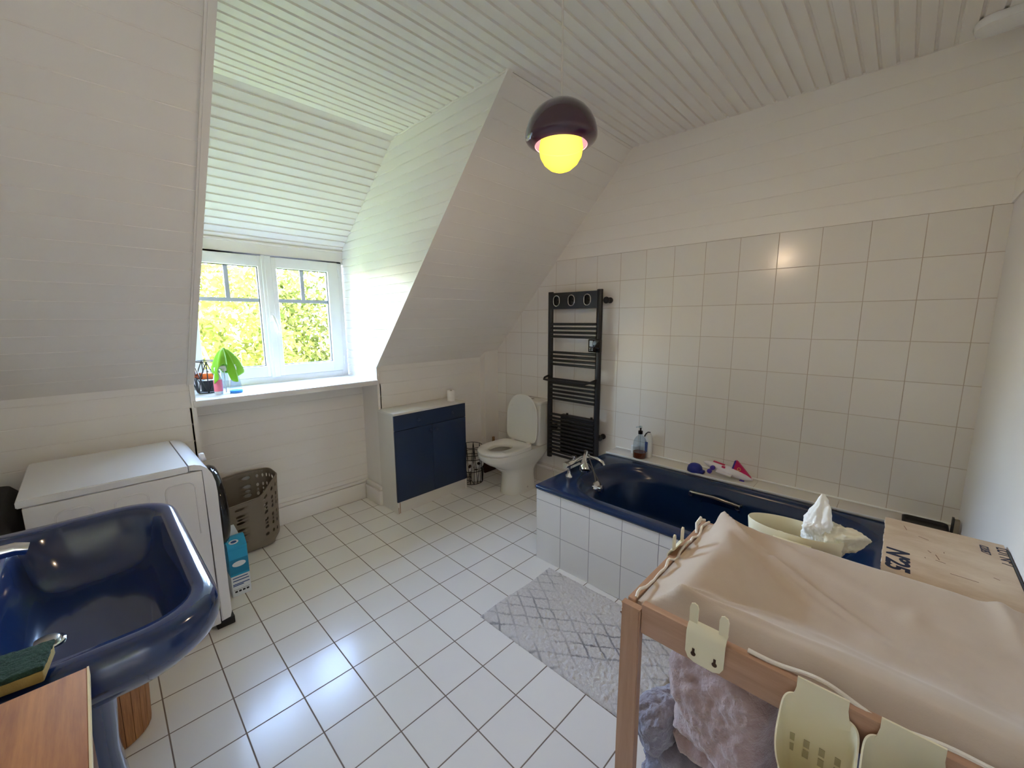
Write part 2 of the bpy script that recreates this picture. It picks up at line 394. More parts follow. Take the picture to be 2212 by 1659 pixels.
# niche under the sill
bm = boards((XD + .03, 3.2, 0), (0, 0, 1), (-1, 0, 0), 1.0, XD - XL + .06, .1, .007, .003); struct(obj('wall_back', bm, 'white_board', smooth=0))
bm = B(); box(bm, (XD, YK - .0, 0), (XD + .03, 3.23, 1.0)); struct(obj('wall_niche_right', bm, 'white_board'))
bm = B(); box(bm, (XL - .03, YK - .0, 0), (XL, 3.23, 1.0)); struct(obj('wall_niche_left', bm, 'white_board'))
# tiled wall and the boarding above it
bm = B(); box(bm, (XW, YF - .05, 0), (XW + .04, 3.0, 1.985)); struct(obj('wall_right', bm, 'wall_tile'))
bm = boards((XW - .007, YF - .05, 1.981), (0, 0, 1), (0, 1, 0), ZC - 1.981 + .02, 3.3, .1, .006, .0025, th=.04)
struct(obj('wall_right_upper', bm, 'white_board', smooth=0))
bm = B(); box(bm, (XRT, YF - .04, 0), (XW + .04, YF, ZC + .02)); struct(obj('wall_front', bm, 'plaster'))
bm = boards((XRT, YF + .007, 1.981), (0, 0, 1), (1, 0, 0), ZC - 1.981 + .01, XW - XRT, .1, .006, .0025, th=.008); struct(obj('wall_front_upper', bm, 'white_board', smooth=0))
bm = B(); box(bm, (XRT, YB, 0), (XRT + .04, YF, ZC + .02)); struct(obj('wall_front_return', bm, 'plaster'))
bm = B(); box(bm, (XLW - .05, YB - .04, 0), (XRT + .05, YB, ZC + .02)); struct(obj('wall_front_rear', bm, 'plaster'))
bm = B(); W_FILL = (-2.9, -2.2, 1.15, 1.8)      # opening of an unseen fill window, added behind the camera for soft daylight
box(bm, (XLW - .04, W_FILL[1], 0), (XLW, 3.0, ZC + .02)); box(bm, (XLW - .04, YB, 0), (XLW, W_FILL[0], ZC + .02)); box(bm, (XLW - .04, W_FILL[0], 0), (XLW, W_FILL[1], W_FILL[2])); box(bm, (XLW - .04, W_FILL[0], W_FILL[3]), (XLW, W_FILL[1], ZC + .02)); struct(obj('wall_left', bm, 'white_board'))
# pipe casing in the corner of knee wall and tiled wall
bm = B(); prism(bm, [(2.645, 0), (XW, 0), (XW, 1.2), (2.70, 1.2), (2.672, 1.19), (2.652, 1.165), (2.645, 1.13)], 2.885, 2.97, 'xz'); struct(obj('wall_pipe_casing', bm, 'white_board'))
# trims: slope edges, knee-wall edges, baseboards, head casing
def bar(p0, p1, w, d, side, nrm):
    p0, p1, side, nrm = Vector(p0), Vector(p1), Vector(side), Vector(nrm); bm = B()
    q = [(0, 0), (w, 0), (w, d), (0, d)]
    return loft(bm, [[p + side * a + nrm * b for a, b in q] for p in (p0, p1)])
SLI = -SLN
pk, pa = Vector((0, YK, ZK)), Vector((0, YA, ZC))
n = 0
def trim(bm, mat='white_board', sm=35):
    global n; n += 1; return struct(obj('trim_%d' % n, bm, mat, smooth=sm))
trim(bar(pk + Vector((XL + .002, 0, 0)) + SLD * -.01, pa + Vector((XL + .002, 0, 0)), -.024, .014, (1, 0, 0), SLI))
trim(bar((XL, YK, 0), (XL, YK, ZK), -.022, .014, (1, 0, 0), (0, -1, 0)))
trim(bar(pk + Vector((XD - .004, 0, 0)) + SLD * -.01, pa + Vector((XD - .004, 0, 0)), .016, .012, (1, 0, 0), SLI))
trim(bar((XD - .004, YK, 0), (XD - .004, YK, ZK), .02, .01, (1, 0, 0), (0, -1, 0)))
def baseboard(nm, x0, x1, y0, y1, h, top):
    bm = B(); box(bm, (x0, y0, 0), (x1, y1, h - top), .003); box(bm, (x0, y0, h - top + .004), (x1, y1, h), .006); struct(obj(nm, bm, 'white_board'))
baseboard('baseboard_back', XL, XD, 3.178, 3.2, .165, .03)
bm = B(); box(bm, (XD - .038, YK - .012, 0), (XD - .002, 3.178, .125), .008); box(bm, (XD - .03, YK - .01, .129), (XD - .002, 3.178, .16), .006); struct(obj('baseboard_niche_right', bm, 'white_board'))
bm = B(); box(bm, (XW - .022, 1.56, .145), (XW, 2.885, .172), .006); box(bm, (XW - .008, 1.56, 0), (XW, 2.885, .145)); struct(obj('baseboard_right', bm, 'wall_tile'))
bm = B(); box(bm, (XL - .02, YWN + .0, 1.955), (XD + .02, YWN + .05, 2.2), .002); box(bm, (XL, YWN - .012, 2.04), (XD, YWN, 2.056), .004); trim(bm)
# window sill: white planks
sill = B()
for a, b in ((2.93, 3.09), (3.0935, 3.25), (3.2535, 3.5)): box(sill, (XL - .012 if a < 2.94 else XL, a, 1.0), (XD + .0, b, 1.036), .0025)
bm = sill; sl = struct(obj('window_sill', bm, plain('white_stained_planks', '#e2dfdd', .35, .06, 5, scl=(1, 12, 1), bump=.1)))

# ------------------------------------------------------------------ window
win = bpy.data.objects.new('window_1', None); C.objects.link(win); win.location = ((XL + XD) / 2, YWN, 1.05); win['kind'] = 'structure'
def frame_bm(x0, x1, z0, z1, w, y0, y1, bev=.004, wb=None):
    bm = B(); wb = wb or w
    box(bm, (x0, y0, z0), (x0 + w, y1, z1), bev); box(bm, (x1 - w, y0, z0), (x1, y1, z1), bev)
    box(bm, (x0 + w - .002, y0, z1 - w), (x1 - w + .002, y1, z1), bev); box(bm, (x0 + w - .002, y0, z0), (x1 - w + .002, y1, z0 + wb), bev)
    return bm
obj('window_frame', frame_bm(XL, 1.548, 1.03, 1.975, .046, YWN, YWN + .07, .004, .05), 'pvc', win)
XM = .984
for i, (x0, x1, gx0, gx1, vb) in enumerate(((.452, .968, .548, .93, .739), (1.012, 1.505, 1.05, 1.425, 1.2375))):
    sx0, sx1 = (.449, XM + .0) if i == 0 else (XM, 1.507)
    m_ = .021 if i else 0
    bm = B(); y0, y1 = YWN - .016, YWN + .05; z0, z1 = 1.082, 1.958
    box(bm, (sx0, y0, z0), (gx0, y1, z1), .004); box(bm, (gx1, y0, z0), (sx1, y1, z1), .004)
    box(bm, (gx0 - .002, y0, 1.883), (gx1 + .002, y1, z1), .004); box(bm, (gx0 - .002, y0, z0), (gx1 + .002, y1, 1.163), .004)
    s = obj('sash', bm, 'pvc', win)
    obj('seal', frame_bm(gx0 - .001, gx1 + .001, 1.162, 1.884, .006, YWN + .006, YWN + .02, 0), 'seal', s)
    bm = B(); box(bm, (gx0, YWN + .02, 1.632), (gx1, YWN + .032, 1.658)); obj('glazing_bar', bm, plain('grey_white_glazing_bar_%d' % i, '#a3aab4', .4, .03), s)
    bm = B(); box(bm, (vb - .013, YWN + .02, 1.658), (vb + .013, YWN + .032, 1.884)); obj('glazing_bar', bm, plain('grey_white_glazing_bar_v%d' % i, '#a3aab4', .4, .03), s)
    bm = B(); box(bm, (gx0 - .004, YWN + .034, 1.158), (gx1 + .004, YWN + .040, 1.888)); obj('glass_pane', bm, 'glass', s)
bm = B(); box(bm, (XM - .032, YWN - .027, 1.075), (XM + .032, YWN - .012, 1.965), .005); box(bm, (XM - .012, YWN - .031, 1.08), (XM + .03, YWN - .024, 1.96), .003); obj('meeting_strip', bm, 'pvc', win)
bm = B(); box(bm, (XM - .012, YWN - .039, 1.49), (XM + .014, YWN - .027, 1.56), .006)
tube(bm, [(XM + .002, YWN - .03, 1.53), (XM + .002, YWN - .07, 1.53), (XM + .006, YWN - .078, 1.51), (XM + .02, YWN - .078, 1.46), (XM + .03, YWN - .072, 1.41)], [.009, .009, .011, .011, .008], 10)
obj('window_handle', bm, 'pvc', win)
for z in (1.17, 1.88):
    bm = B(); tube(bm, [(1.514, YWN - .014, z - .035), (1.514, YWN - .014, z + .035)], .007, 8); obj('hinge', bm, 'pvc', win)

fill_win = bpy.data.objects.new('fill_window', None); C.objects.link(fill_win); fill_win.location = (XLW - .02, -2.55, 1.15); fill_win['kind'] = 'structure'  # unseen window, added behind the camera to fill the room with light
bm = frame_bm(W_FILL[0], W_FILL[1], W_FILL[2], W_FILL[3], .06, -.03, .01); xform(bm, T(XLW, 0, 0) @ Matrix(((0, 1, 0, 0), (1, 0, 0, 0), (0, 0, 1, 0), (0, 0, 0, 1)))); obj('window_frame', bm, 'pvc', fill_win)
bm = B(); box(bm, (XLW - .012, W_FILL[0] + .05, W_FILL[2] + .05), (XLW - .006, W_FILL[1] - .05, W_FILL[3] - .05)); obj('glass_pane', bm, 'glass', fill_win)

# ------------------------------------------------------------------ outdoors
bm = B(); box(bm, (-40, -40, -3.3), (45, 60, -3.0)); struct(obj('ground', bm, 'lawn'))
import numpy as np
rng = np.random.default_rng(5)
def leaf_cloud(c, rad, n, size, squash=1.0, shell=.45):
    d = rng.normal(size=(n, 3)); d /= np.linalg.norm(d, axis=1)[:, None]
    r = (shell + (1 - shell) * rng.random(n) ** .6)[:, None]
    lump = 1 + .25 * np.sin(d[:, :1] * 5 + c[0]) * np.cos(d[:, 2:] * 4 + c[1])
    p = d * r * np.array(rad) * lump + np.array(c)
    a = rng.normal(size=(n, 3)); a /= np.linalg.norm(a, axis=1)[:, None]; b = np.cross(a, rng.normal(size=(n, 3))); b /= np.linalg.norm(b, axis=1)[:, None]
    s = size * (.6 + .8 * rng.random(n))[:, None]
    q = np.stack([p + a * s, p + b * s * .5, p - a * s, p - b * s * .5], 1).reshape(-1, 3)
    return q
def tree(name, base, height, rad, n, size, mat, label):
    base = Vector(base); t = thing(name, base, label, 'tree', 'trees outside the window')
    q = leaf_cloud((base.x, base.y, base.z + height - rad[2] * .9), rad, n, size)
    off = np.array(base); q = q - off; k = len(q) // 4
    me = bpy.data.meshes.new('foliage'); me.from_pydata(q.tolist(), [], [(4 * i, 4 * i + 1, 4 * i + 2, 4 * i + 3) for i in range(k)]); me.materials.append(M[mat])
    o = bpy.data.objects.new('foliage', me); C.objects.link(o); o.parent = t
    bm = B(); cc = base + Vector((0, 0, height - rad[2]))
    tube(bm, [base, base.lerp(cc, .5) + Vector((.08, 0, 0)), cc], [.16, .12, .08], 8)
    for i in range(9):
        a = random.uniform(0, 2 * pi); e = cc + Vector((cos(a) * rad[0] * .95, sin(a) * rad[1] * .95, random.uniform(-.6, .9) * rad[2]))
        s = base.lerp(cc, random.uniform(.55, 1)); m_ = s.lerp(e, .5) + Vector((0, 0, random.uniform(-.1, .25)))
        tube(bm, [s, m_, e], [.05, .03, .012], 6)
    obj('trunk', bm, 'trunk', t)
tree('tree', (1.9, 8.6, -3), 5.2, (1.15, .9, 2.7), 8000, .06, 'leaf_a', 'yellow-green tree seen through the left window sash')
tree('tree', (3.9, 10.9, -3), 5.8, (1.5, 1.0, 3.1), 9500, .07, 'leaf_b', 'denser green tree seen through the right window sash')
tree('tree', (4.9, 8.4, -3), 4.6, (1.15, .85, 2.4), 5500, .06, 'leaf_c', 'greyish green tree at the right edge of the window view')
tree('tree', (-.6, 10.9, -3), 5.4, (1.6, 1.0, 2.9), 6500, .08, 'leaf_b', 'green tree beyond the left jamb of the window')
tree('tree', (2.6, 14.5, -3), 6.9, (3.6, 1.6, 3.7), 10000, .1, 'leaf_a', 'tall pale tree behind the nearer trees outside the window')
tree('tree', (-5.9, 7.2, -3), 9.8, (2.0, 1.4, 4.6), 9000, .1, 'leaf_b', 'unseen tall tree well to the left, added to shade the window')  # from here on: unseen trees, added to block bright sky at the window
tree('tree', (-11.6, 6.2, -3), 11, (2.4, 1.7, 5.2), 8000, .13, 'leaf_c', 'unseen tall greyish tree furthest left, added to block the horizon sky')
tree('tree', (-6.0, 13.2, -3), 12, (2.6, 1.6, 5.8), 8000, .13, 'leaf_a', 'unseen tall tree behind the left ones, added to shade the window')
tree('tree', (-1.7, 8.1, -3), 8.6, (1.4, 1.1, 4.2), 8000, .085, 'leaf_a', 'unseen slim tree just left of the window, added as a sky screen')
tree('tree', (-13.4, 11.6, -3), 12, (2.8, 1.9, 5.8), 7000, .15, 'leaf_b', 'unseen broad tree at the far left, added to cut sky light')
tree('tree', (8.2, 8.6, -3), 6.6, (1.9, 1.4, 3.1), 5000, .1, 'leaf_b', 'unseen tree furthest right, added to shade the window')

# ------------------------------------------------------------------ pendant lamp
px_, py_, pz_ = 1.1335, .8585, 2.07
t = thing('pendant_lamp', (px_, py_, ZC), 'glossy dark purple dome pendant lamp with a glowing yellow globe, hung from the ceiling', 'lamp')
R = .115
out = [(R * sin(a), (.109 if a < pi / 2 else .036) * cos(a)) for a in [radians(x) for x in (4, 10, 20, 32, 45, 58, 70, 80, 90, 98, 106, 114, 122, 129, 133)]]
inn = [((R - .003) * sin(a), (.106 if a < pi / 2 else .033) * cos(a) - .0) for a in [radians(x) for x in (132, 124, 112, 100, 90, 75, 60, 45, 30, 15, 4)]]
bm = B(); lathe(bm, out, (px_, py_, pz_), 48, cap1=False); sh = obj('lamp_shade', bm, 'shade', t, 60)
bm = B(); lathe(bm, [out[-1]] + inn, (px_, py_, pz_), 48, cap0=False, cap1=True); obj('shade_lining', bm, 'shade_in', sh, 60)
gr = .0705
bm = B(); lathe(bm, [(gr * sin(a), gr * cos(a) - .033) for a in [radians(x) for x in (12, 30, 50, 70, 90, 110, 130, 150, 165, 176)]], (px_, py_, pz_), 40); obj('globe', bm, 'globe', t, 60)
bm = B(); lathe(bm, [(.014, .104), (.013, .111), (.008, .116), (.003, .118)], (px_, py_, pz_), 16); obj('collar', bm, 'black', t)
bm = B(); lathe(bm, [(.02, .03), (.024, .07), (.018, .085)], (px_, py_, pz_), 20); obj('lamp_holder', bm, 'black', t)
bm = B(); tube(bm, [(px_, py_, pz_ + .112), (px_, py_, ZC - .02)], .0032, 8); obj('cable', bm, 'cord', t)
bm = B(); lathe(bm, [(.05, 0), (.048, -.012), (.03, -.03), (.008, -.034)], (px_, py_, ZC), 28); obj('ceiling_rose', bm, 'cord', t)

# ------------------------------------------------------------------ washbasin
SX0, SX1, SY0, SY1 = XLW + .004, .163, 1.035, 1.925
t = thing('washbasin', (-.15, 1.48, 0), 'large dark blue pedestal washbasin with a chrome tap, in front of the washing machine', 'washbasin')
def bas(dx0, dx1, dy0, dy1, r, z, wob=0):
    l = rrect(SX0 + dx0, SX1 - dx1, SY0 + dy0, SY1 - dy1, r, z, 10, 10)
    for p in l:                                               # shoulders: the sides draw in towards the back ledge
        k = smoothstep((-.14 - p.x) / .2); mid = (SY0 + SY1) / 2
        p.y = mid + (p.y - mid) * (1 - .07 * k * (0 if wob else 1)); p.z += .012 * k * (1 if z > .8 else 0)
    return l
bm = B()
loft(bm, [bas(.1, .16, .28, .28, .08, .62), bas(.03, .09, .15, .15, .1, .67), bas(.0, .035, .05, .05, .13, .735), bas(0, .008, .012, .012, .14, .775), bas(0, .0, .0, .0, .14, .805),
          bas(0, .001, .002, .002, .14, .838), bas(.002, .008, .01, .01, .135, .852), bas(.006, .018, .022, .022, .13, .858), bas(.02, .034, .045, .045, .12, .858),
          bas(.27, .045, .07, .07, .11, .853, 1), bas(.285, .055, .082, .082, .10, .838, 1), bas(.295, .062, .092, .092, .10, .80, 1), bas(.31, .078, .115, .115, .1, .74, 1), bas(.335, .105, .15, .15, .09, .712, 1), bas(.39, .17, .24, .24, .06, .703, 1)])
obj('basin', bm, 'blue_enamel', t, 60)
bm = B(); loft(bm, [rrect(-.30, -.03, 1.36, 1.60, .09, 0, 8, 2), rrect(-.29, -.04, 1.375, 1.585, .08, .08, 8, 2), rrect(-.285, -.055, 1.39, 1.57, .075, .35, 8, 2), rrect(-.29, -.04, 1.37, 1.59, .08, .56, 8, 2), rrect(-.31, -.02, 1.33, 1.63, .09, .66, 8, 2)])
obj('pedestal', bm, 'blue_enamel', t, 60)
bm = B(); lathe(bm, [(.026, .857), (.026, .875), (.021, .88), (.02, .93), (.017, .95)], (-.335, 1.5, .008), 20)
tube(bm, [(-.335, 1.5, .93), (-.29, 1.5, .945), (-.22, 1.5, .952), (-.17, 1.5, .952), (-.15, 1.5, .945)], [.018, .018, .016, .0155, .014], 14)
tp = obj('tap', bm, 'chrome', t)
bm = B(); tube(bm, [(-.335, 1.5, .955), (-.335, 1.5, .985), (-.30, 1.47, 1.0)], [.02, .018, .008], 12); obj('tap_lever', bm, 'chrome', tp)
dr = (-.147, 1.455)
bm = B(); lathe(bm, [(.034, .700), (.034, .709), (.03, .711), (.0275, .708)], (*dr, 0), 28); dn = obj('drain', bm, 'chrome', t)
bm = B(); lathe(bm, [(.024, .706), (.024, .717), (.018, .7205)], (*dr, 0), 28); obj('plug', bm, 'brushed', dn)
# scouring sponge on the near rim
t = thing('sponge', (-.145, 1.08, .862), 'green and tan scouring sponge on the near rim of the blue washbasin', 'sponge')
mt = T(-.163, 1.078, .867) @ Rz(-8)
bm = B(); box(bm, (-.055, -.04, .0), (.055, .04, .022), .004); xform(bm, mt); obj('foam', bm, 'sponge_y', t)
bm = B(); box(bm, (-.056, -.041, .022), (.056, .041, .031), .002); bmesh.ops.subdivide_edges(bm, edges=bm.edges[:], cuts=14, use_grid_fill=True)
for v in bm.verts: v.co += Vector((noise.noise(v.co * 90), noise.noise(v.co * 90 + Vector((5, 0, 0))), noise.noise(v.co * 120) * .8)) * .0022
xform(bm, mt); obj('scouring_pad', bm, 'sponge_g', t)

# ------------------------------------------------------------------ wooden cabinet at the near left
t = thing('wooden_cabinet', (-.27, .8, 0), 'oak-topped cabinet with reddish sides in the near left corner, against the washbasin', 'cabinet')
bm = B(); box(bm, (XLW + .005, .6, .872), (-.060, .984, .89), .0015); top = obj('top', bm, 'oak', t)
bm = B(); box(bm, (-.0605, .6, .8725), (-.0580, .9845, .8905)); obj('edge_band', bm, 'edge', top)
bm = B(); box(bm, (XLW + .005, .61, .06), (-.085, .98, .872), .002); obj('body', bm, 'redwood', t)
bm = B(); box(bm, (-.085, .615, .07), (-.068, .975, .862), .002); dd = obj('door', bm, 'redwood', t)
bm = B(); lathe(bm, [(.006, 0), (.006, .012), (.013, .016), (.012, .026), (.004, .028)], (0, 0, 0), 16, Ry(90)); xform(bm, T(-.068, .68, .6)); obj('knob', bm, 'brushed', dd)
bm = B(); box(bm, (XLW + .02, .63, 0), (-.11, .96, .06)); obj('plinth', bm, 'redwood', t)

# round wooden bin under the basin
t = thing('waste_bin', (-.105, 1.86, 0), 'round wooden slatted waste bin standing behind the washbasin pedestal', 'bin')
bm = B(); N = 26; bc = (-.098, 1.945)
for k in range(N):
    a0, a1 = 2 * pi * (k + .03) / N, 2 * pi * (k + .97) / N; q = []
    for z, r in ((.004, .118), (.30, .132)):
        q.append([Vector((bc[0] + rr_ * cos(a), bc[1] + rr_ * sin(a), z)) for rr_, a in ((r, a0), (r, a1), (r - .008, a1), (r - .008, a0))])
    loft(bm, q)
obj('slats', bm, 'slatwood', t)
bm = B(); lathe(bm, [(.113, .004), (.113, .012)], (*bc, 0), 32); obj('base', bm, 'slatwood', t)
bm = B(); lathe(bm, [(.1235, .27), (.1235, .29), (.116, .29), (.116, .27), (.1235, .27)], (*bc, 0), 32, cap0=False, cap1=False); obj('inner_hoop', bm, 'slatwood', t)

# ------------------------------------------------------------------ washing machine
t = thing('washing_machine', (.06, 2.56, 0), 'white front-loading washing machine with a black round door, under the roof slope', 'washing machine')
WY0, WY1 = 2.272, 2.845
bm = B(); box(bm, (-.225, WY0, .03), (.312, WY1, .815), .004); body = obj('body', bm, 'machine', t)
for x0 in (-.15, .015, .175):
    w = .105; bm = B(); pts = [(x0, WY0, .52), (x0, WY0, .745)] + [(x0 + .03 - .03 * cos(a), WY0, .745 + .03 * sin(a)) for a in (pi / 6, pi / 3, pi / 2)] + [(x0 + w - .03 + .03 * sin(a), WY0, .745 + .03 * cos(a)) for a in (0, pi / 6, pi / 3)] + [(x0 + w, WY0, .745), (x0 + w, WY0, .52)]
    tube(bm, pts, .003, 6); obj('pressed_rib', bm, 'machine', body)
bm = B(); prism(bm, [(-.238, .82), (-.238, .845), (-.23, .85), (.262, .85), (.262, .82)], WY0 - .004, WY1 + .002, 'xz'); bmesh.ops.bevel(bm, geom=bm.edges[:], offset=.003, segments=2, affect='EDGES'); obj('lid', bm, 'machine', t)
pf = [(.316, .04), (.352, .045), (.359, .07), (.360, .70), (.357, .75), (.348, .79), (.332, .82), (.31, .84), (.285, .849), (.266, .85), (.266, .822), (.316, .822)]
bm = B(); prism(bm, pf, WY0 - .002, WY1, 'xz'); bmesh.ops.bevel(bm, geom=[e for e in bm.edges if abs(e.verts[0].co.y - e.verts[1].co.y) < 1e-6], offset=.004, segments=2, affect='EDGES'); fp = obj('front_panel', bm, 'machine', t, 25)
dcy, dcz = 2.555, .53
bm = B(); lathe(bm, [(.19, 0), (.215, .012), (.217, .03), (.208, .048), (.19, .056), (.165, .05), (.14, .035)], (.357, dcy, dcz), 48, Ry(90), cap1=False); door = obj('door', bm, 'gloss_black', t, 60)
bm = B(); lathe(bm, [(.16, .05), (.12, .066), (.07, .074), (.01, .076)], (.352, dcy, dcz), 40, Ry(90), cap0=False); obj('door_glass', bm, 'gloss_black', door, 60)
bm = B(); lathe(bm, [(.024, 0), (.024, .012), (.02, .02), (.004, .021)], (.352, 2.57, .795), 24, Ry(80)); obj('programme_knob', bm, 'machine', t)
for x, y in ((-.2, WY0 + .04), (-.2, WY1 - .04), (.33, WY0 + .04), (.33, WY1 - .04)):
    bm = B(); box(bm, (x - .035, y - .035, 0), (x + .04, y + .03, .04), .004); obj('foot', bm, 'black', t)
# added dark block, stands in for the dark patch behind it
t = thing('dark_infill', (-.36, 2.6, 0), 'dark grey stand-in block filling the corner left of the washing machine', 'bag')
bm = B(); loft(bm, [rrect(-.49, -.26, 2.24, 2.86, .05, 0, 5, 4), rrect(-.495, -.25, 2.22, 2.87, .06, .2, 5, 4), rrect(-.495, -.25, 2.23, 2.87, .06, .55, 5, 4), rrect(-.485, -.265, 2.26, 2.85, .05, .74, 5, 4), rrect(-.46, -.29, 2.32, 2.80, .03, .78, 5, 4)])
for v in bm.verts:
    k = noise.noise(v.co * 9) * .012; v.co.x += k; v.co.z += k * (v.co.z > .1)
obj('body', bm, 'dark', t, 60)

# ------------------------------------------------------------------ laundry basket
t = thing('laundry_basket', (.62, 3.03, 0), 'taupe perforated plastic laundry basket standing in the niche under the window', 'laundry basket')
def basket_pt(u, v):
    """u around 0..1, v 0..1 up the wall; the near side dips, the right end stays high"""
    a = 2 * pi * u; c, s = cos(a), sin(a); p = 4.6
    ex = abs(c) ** (2 / p) * (1 if c > 0 else -1); ey = abs(s) ** (2 / p) * (1 if s > 0 else -1)
    hx = .175 + .014 * v; hy = .112 + .014 * v
    rim = .478 - .115 * smoothstep((-ey + .35) / 1.2) * smoothstep((.98 - ex) / .75) - .02 * smoothstep((.2 - ex) / 1.2)
    z = .012 + v * (rim - .012); rd = 1 - .16 * (1 - smoothstep(v / .16))
    return Vector((.612 + ex * hx * rd, 3.03 + ey * hy * rd, z))
bm = B(); NU, NV = 44, 15; K = 8
cache = {}
def bv(u, v):
    k = (round(u % 1, 6), round(v, 6))
    if k not in cache: cache[k] = bm.verts.new(basket_pt(u % 1, v))
    return cache[k]
for i in range(NU):
    for j in range(NV):
        u0_, u1_, v0_, v1_ = i / NU, (i + 1) / NU, j / NV, (j + 1) / NV
        hole = 3 <= j <= NV - 2 and (j % 2 == 1 or j % 4 == 2) and i % 2 == 0
        ring = [(u0_, v0_), ((u0_ + u1_) / 2, v0_), (u1_, v0_), (u1_, (v0_ + v1_) / 2), (u1_, v1_), ((u0_ + u1_) / 2, v1_), (u0_, v1_), (u0_, (v0_ + v1_) / 2)]
        vs = [bv(*q) for q in ring]
        if not hole: bm.faces.new(vs); continue
        cu, cv = (u0_ + u1_) / 2, (v0_ + v1_) / 2; big = 1 if j % 4 != 2 else .72
        inn = []
        for q in ring:
            du, dw = (q[0] - cu) * NU * 2, (q[1] - cv) * NV * 2; l = hypot(du, dw); inn.append(bm.verts.new(basket_pt((cu + du / l * .44 * big / NU * 1.0) % 1, cv + dw / l * .43 * big / NV)))
        for k in range(8): bm.faces.new((vs[k], vs[(k + 1) % 8], inn[(k + 1) % 8], inn[k]))
bot = [bv(i / (NU * 2), 0) for i in range(NU * 2)]; bm.faces.new(bot)
o = obj('basket_wall', bm, 'taupe', t, 60); sm = o.modifiers.new('thick', 'SOLIDIFY'); sm.thickness = .003
bm = B(); tube(bm, [basket_pt(i / 88, 1) for i in range(88)], .005, 8, closed=True); obj('rim', bm, 'taupe', t)

# ------------------------------------------------------------------ detergent carton
t = thing('detergent_box', (.45, 2.56, 0), 'blue and white detergent carton on the floor in front of the washing machine', 'carton')
bx0, bx1, by0, by1 = .408, .497, 2.50, 2.63
bm = B(); box(bm, (bx0, by0, 0), (bx1, by1, .118), .002); obj('carton_base', bm, 'carton_white', t)
bm = B(); box(bm, (bx0, by0, .1185), (bx1, by1, .27), .002)
cu_ = obj('carton_upper', bm, 'carton_blue', t)
bm = B(); prism(bm, [(by0, .2705), (by1, .2705), (by1, .275), (by0 + .07, .325), (by0 + .045, .327), (by0, .285)], bx0, bx1, 'yz'); fl = obj('flap_top', bm, 'carton_blue', t)
bm = B(); loft(bm, [[Vector((bx0, by1, .272)), Vector((bx1, by1, .272)), Vector((bx1, by1 + .002, .272)), Vector((bx0, by1 + .002, .272))], [Vector((bx0 + .01, by1 + .03, .345)), Vector((bx1 - .02, by1 + .03, .345)), Vector((bx1 - .02, by1 + .032, .345)), Vector((bx0 + .01, by1 + .032, .345))]]); obj('flap', bm, 'carton_white', t)
bm = B(); box(bm, (bx0 + .001, by0 - .0006, .13), (bx1 - .001, by0, .215)); tl_ = obj('printed_band', bm, 'carton_teal', cu_)
bm = B()
lathe(bm, [(.001, .0007), (.03, .0007), (.032, 0)], (0, 0, 0), 20); bmesh.ops.scale(bm, vec=(1, .5, 1), verts=bm.verts[:]); xform(bm, T(.452, by0 - .0006, .185) @ Rx(90)); obj('printed_cloud', bm, 'carton_white', cu_)
bm = B(); 
for z, w, x in ((.104, .07, bx0 + .008), (.088, .075, bx0 + .008), (.068, .078, bx0 + .006), (.06, .05, bx0 + .006)): box(bm, (x, by0 - .0006, z), (x + w, by0, z + .005))
obj('printed_lines', bm, 'ink_blue', t)
bm = B()
for k in range(4): box(bm, (bx0 + .012 + k * .018, by0 - .0006, .022), (bx0 + .024 + k * .018, by0, .032), 0)
box(bm, (bx0 + .006, by0 - .0005, .038), (bx1 - .008, by0, .0392)); obj('care_symbols', bm, 'ink_dark', t)
sd = Vector((0, .045, .042)).normalized()
bm = B(); lathe(bm, [(.001, .0008), (.022, .0008), (.023, 0)], (0, 0, 0), 20); bmesh.ops.scale(bm, vec=(1, .55, 1), verts=bm.verts[:]); xform(bm, T(.442, by0 + .022, .3065) @ Rx(43)); obj('logo_patch', bm, 'carton_white', fl)
bm = B(); lathe(bm, [(.001, .0014), (.014, .0014), (.0145, .0006)], (0, 0, 0), 16); bmesh.ops.scale(bm, vec=(1, .5, 1), verts=bm.verts[:]); xform(bm, T(.442, by0 + .022, .3065) @ Rx(43)); obj('logo_mark', bm, 'ink_blue', fl)

# ------------------------------------------------------------------ blue cabinet under the slope
t = thing('storage_cabinet', (1.895, 2.82, 0), 'white low cabinet with a navy drawer and two navy doors against the knee wall', 'cabinet')
cx0, cx1, cy0, cy1 = 1.547, 2.243, 2.704, YK - .002
bm = B(); box(bm, (cx0, cy0 + .016, 0), (cx0 + .016, cy1, .782)); box(bm, (cx1 - .016, cy0 + .016, 0), (cx1, cy1, .782)); box(bm, (cx0 + .016, cy1 - .006, 0), (cx1 - .016, cy1, .782)); box(bm, (cx0 + .016, cy0 + .02, .1), (cx1 - .016, cy1 - .006, .116)); box(bm, (cx0, cy0 + .002, 0), (cx0 + .016, cy0 + .016, .09)); box(bm, (cx1 - .016, cy0 + .002, 0), (cx1, cy0 + .016, .09)); obj('body', bm, 'cab_white', t)
bm = B(); box(bm, (cx0 - .004, cy0 - .002, .783), (cx1 + .002, cy1, .8), .002); obj('top', bm, 'cab_white', t)
bm = B(); box(bm, (cx0 + .024, cy0 + .006, 0), (cx1 - .016, cy0 + .02, .1), .001); obj('plinth', bm, 'cab_white', t)
bm = B(); box(bm, (cx0 + .016, cy0 + .004, 0), (cx0 + .024, cy0 + .016, .085)); box(bm, (cx0 + .004, cy0 + .001, 0), (cx0 + .009, cy0 + .003, .05)); obj('chipped_edge', bm, 'chip', t)
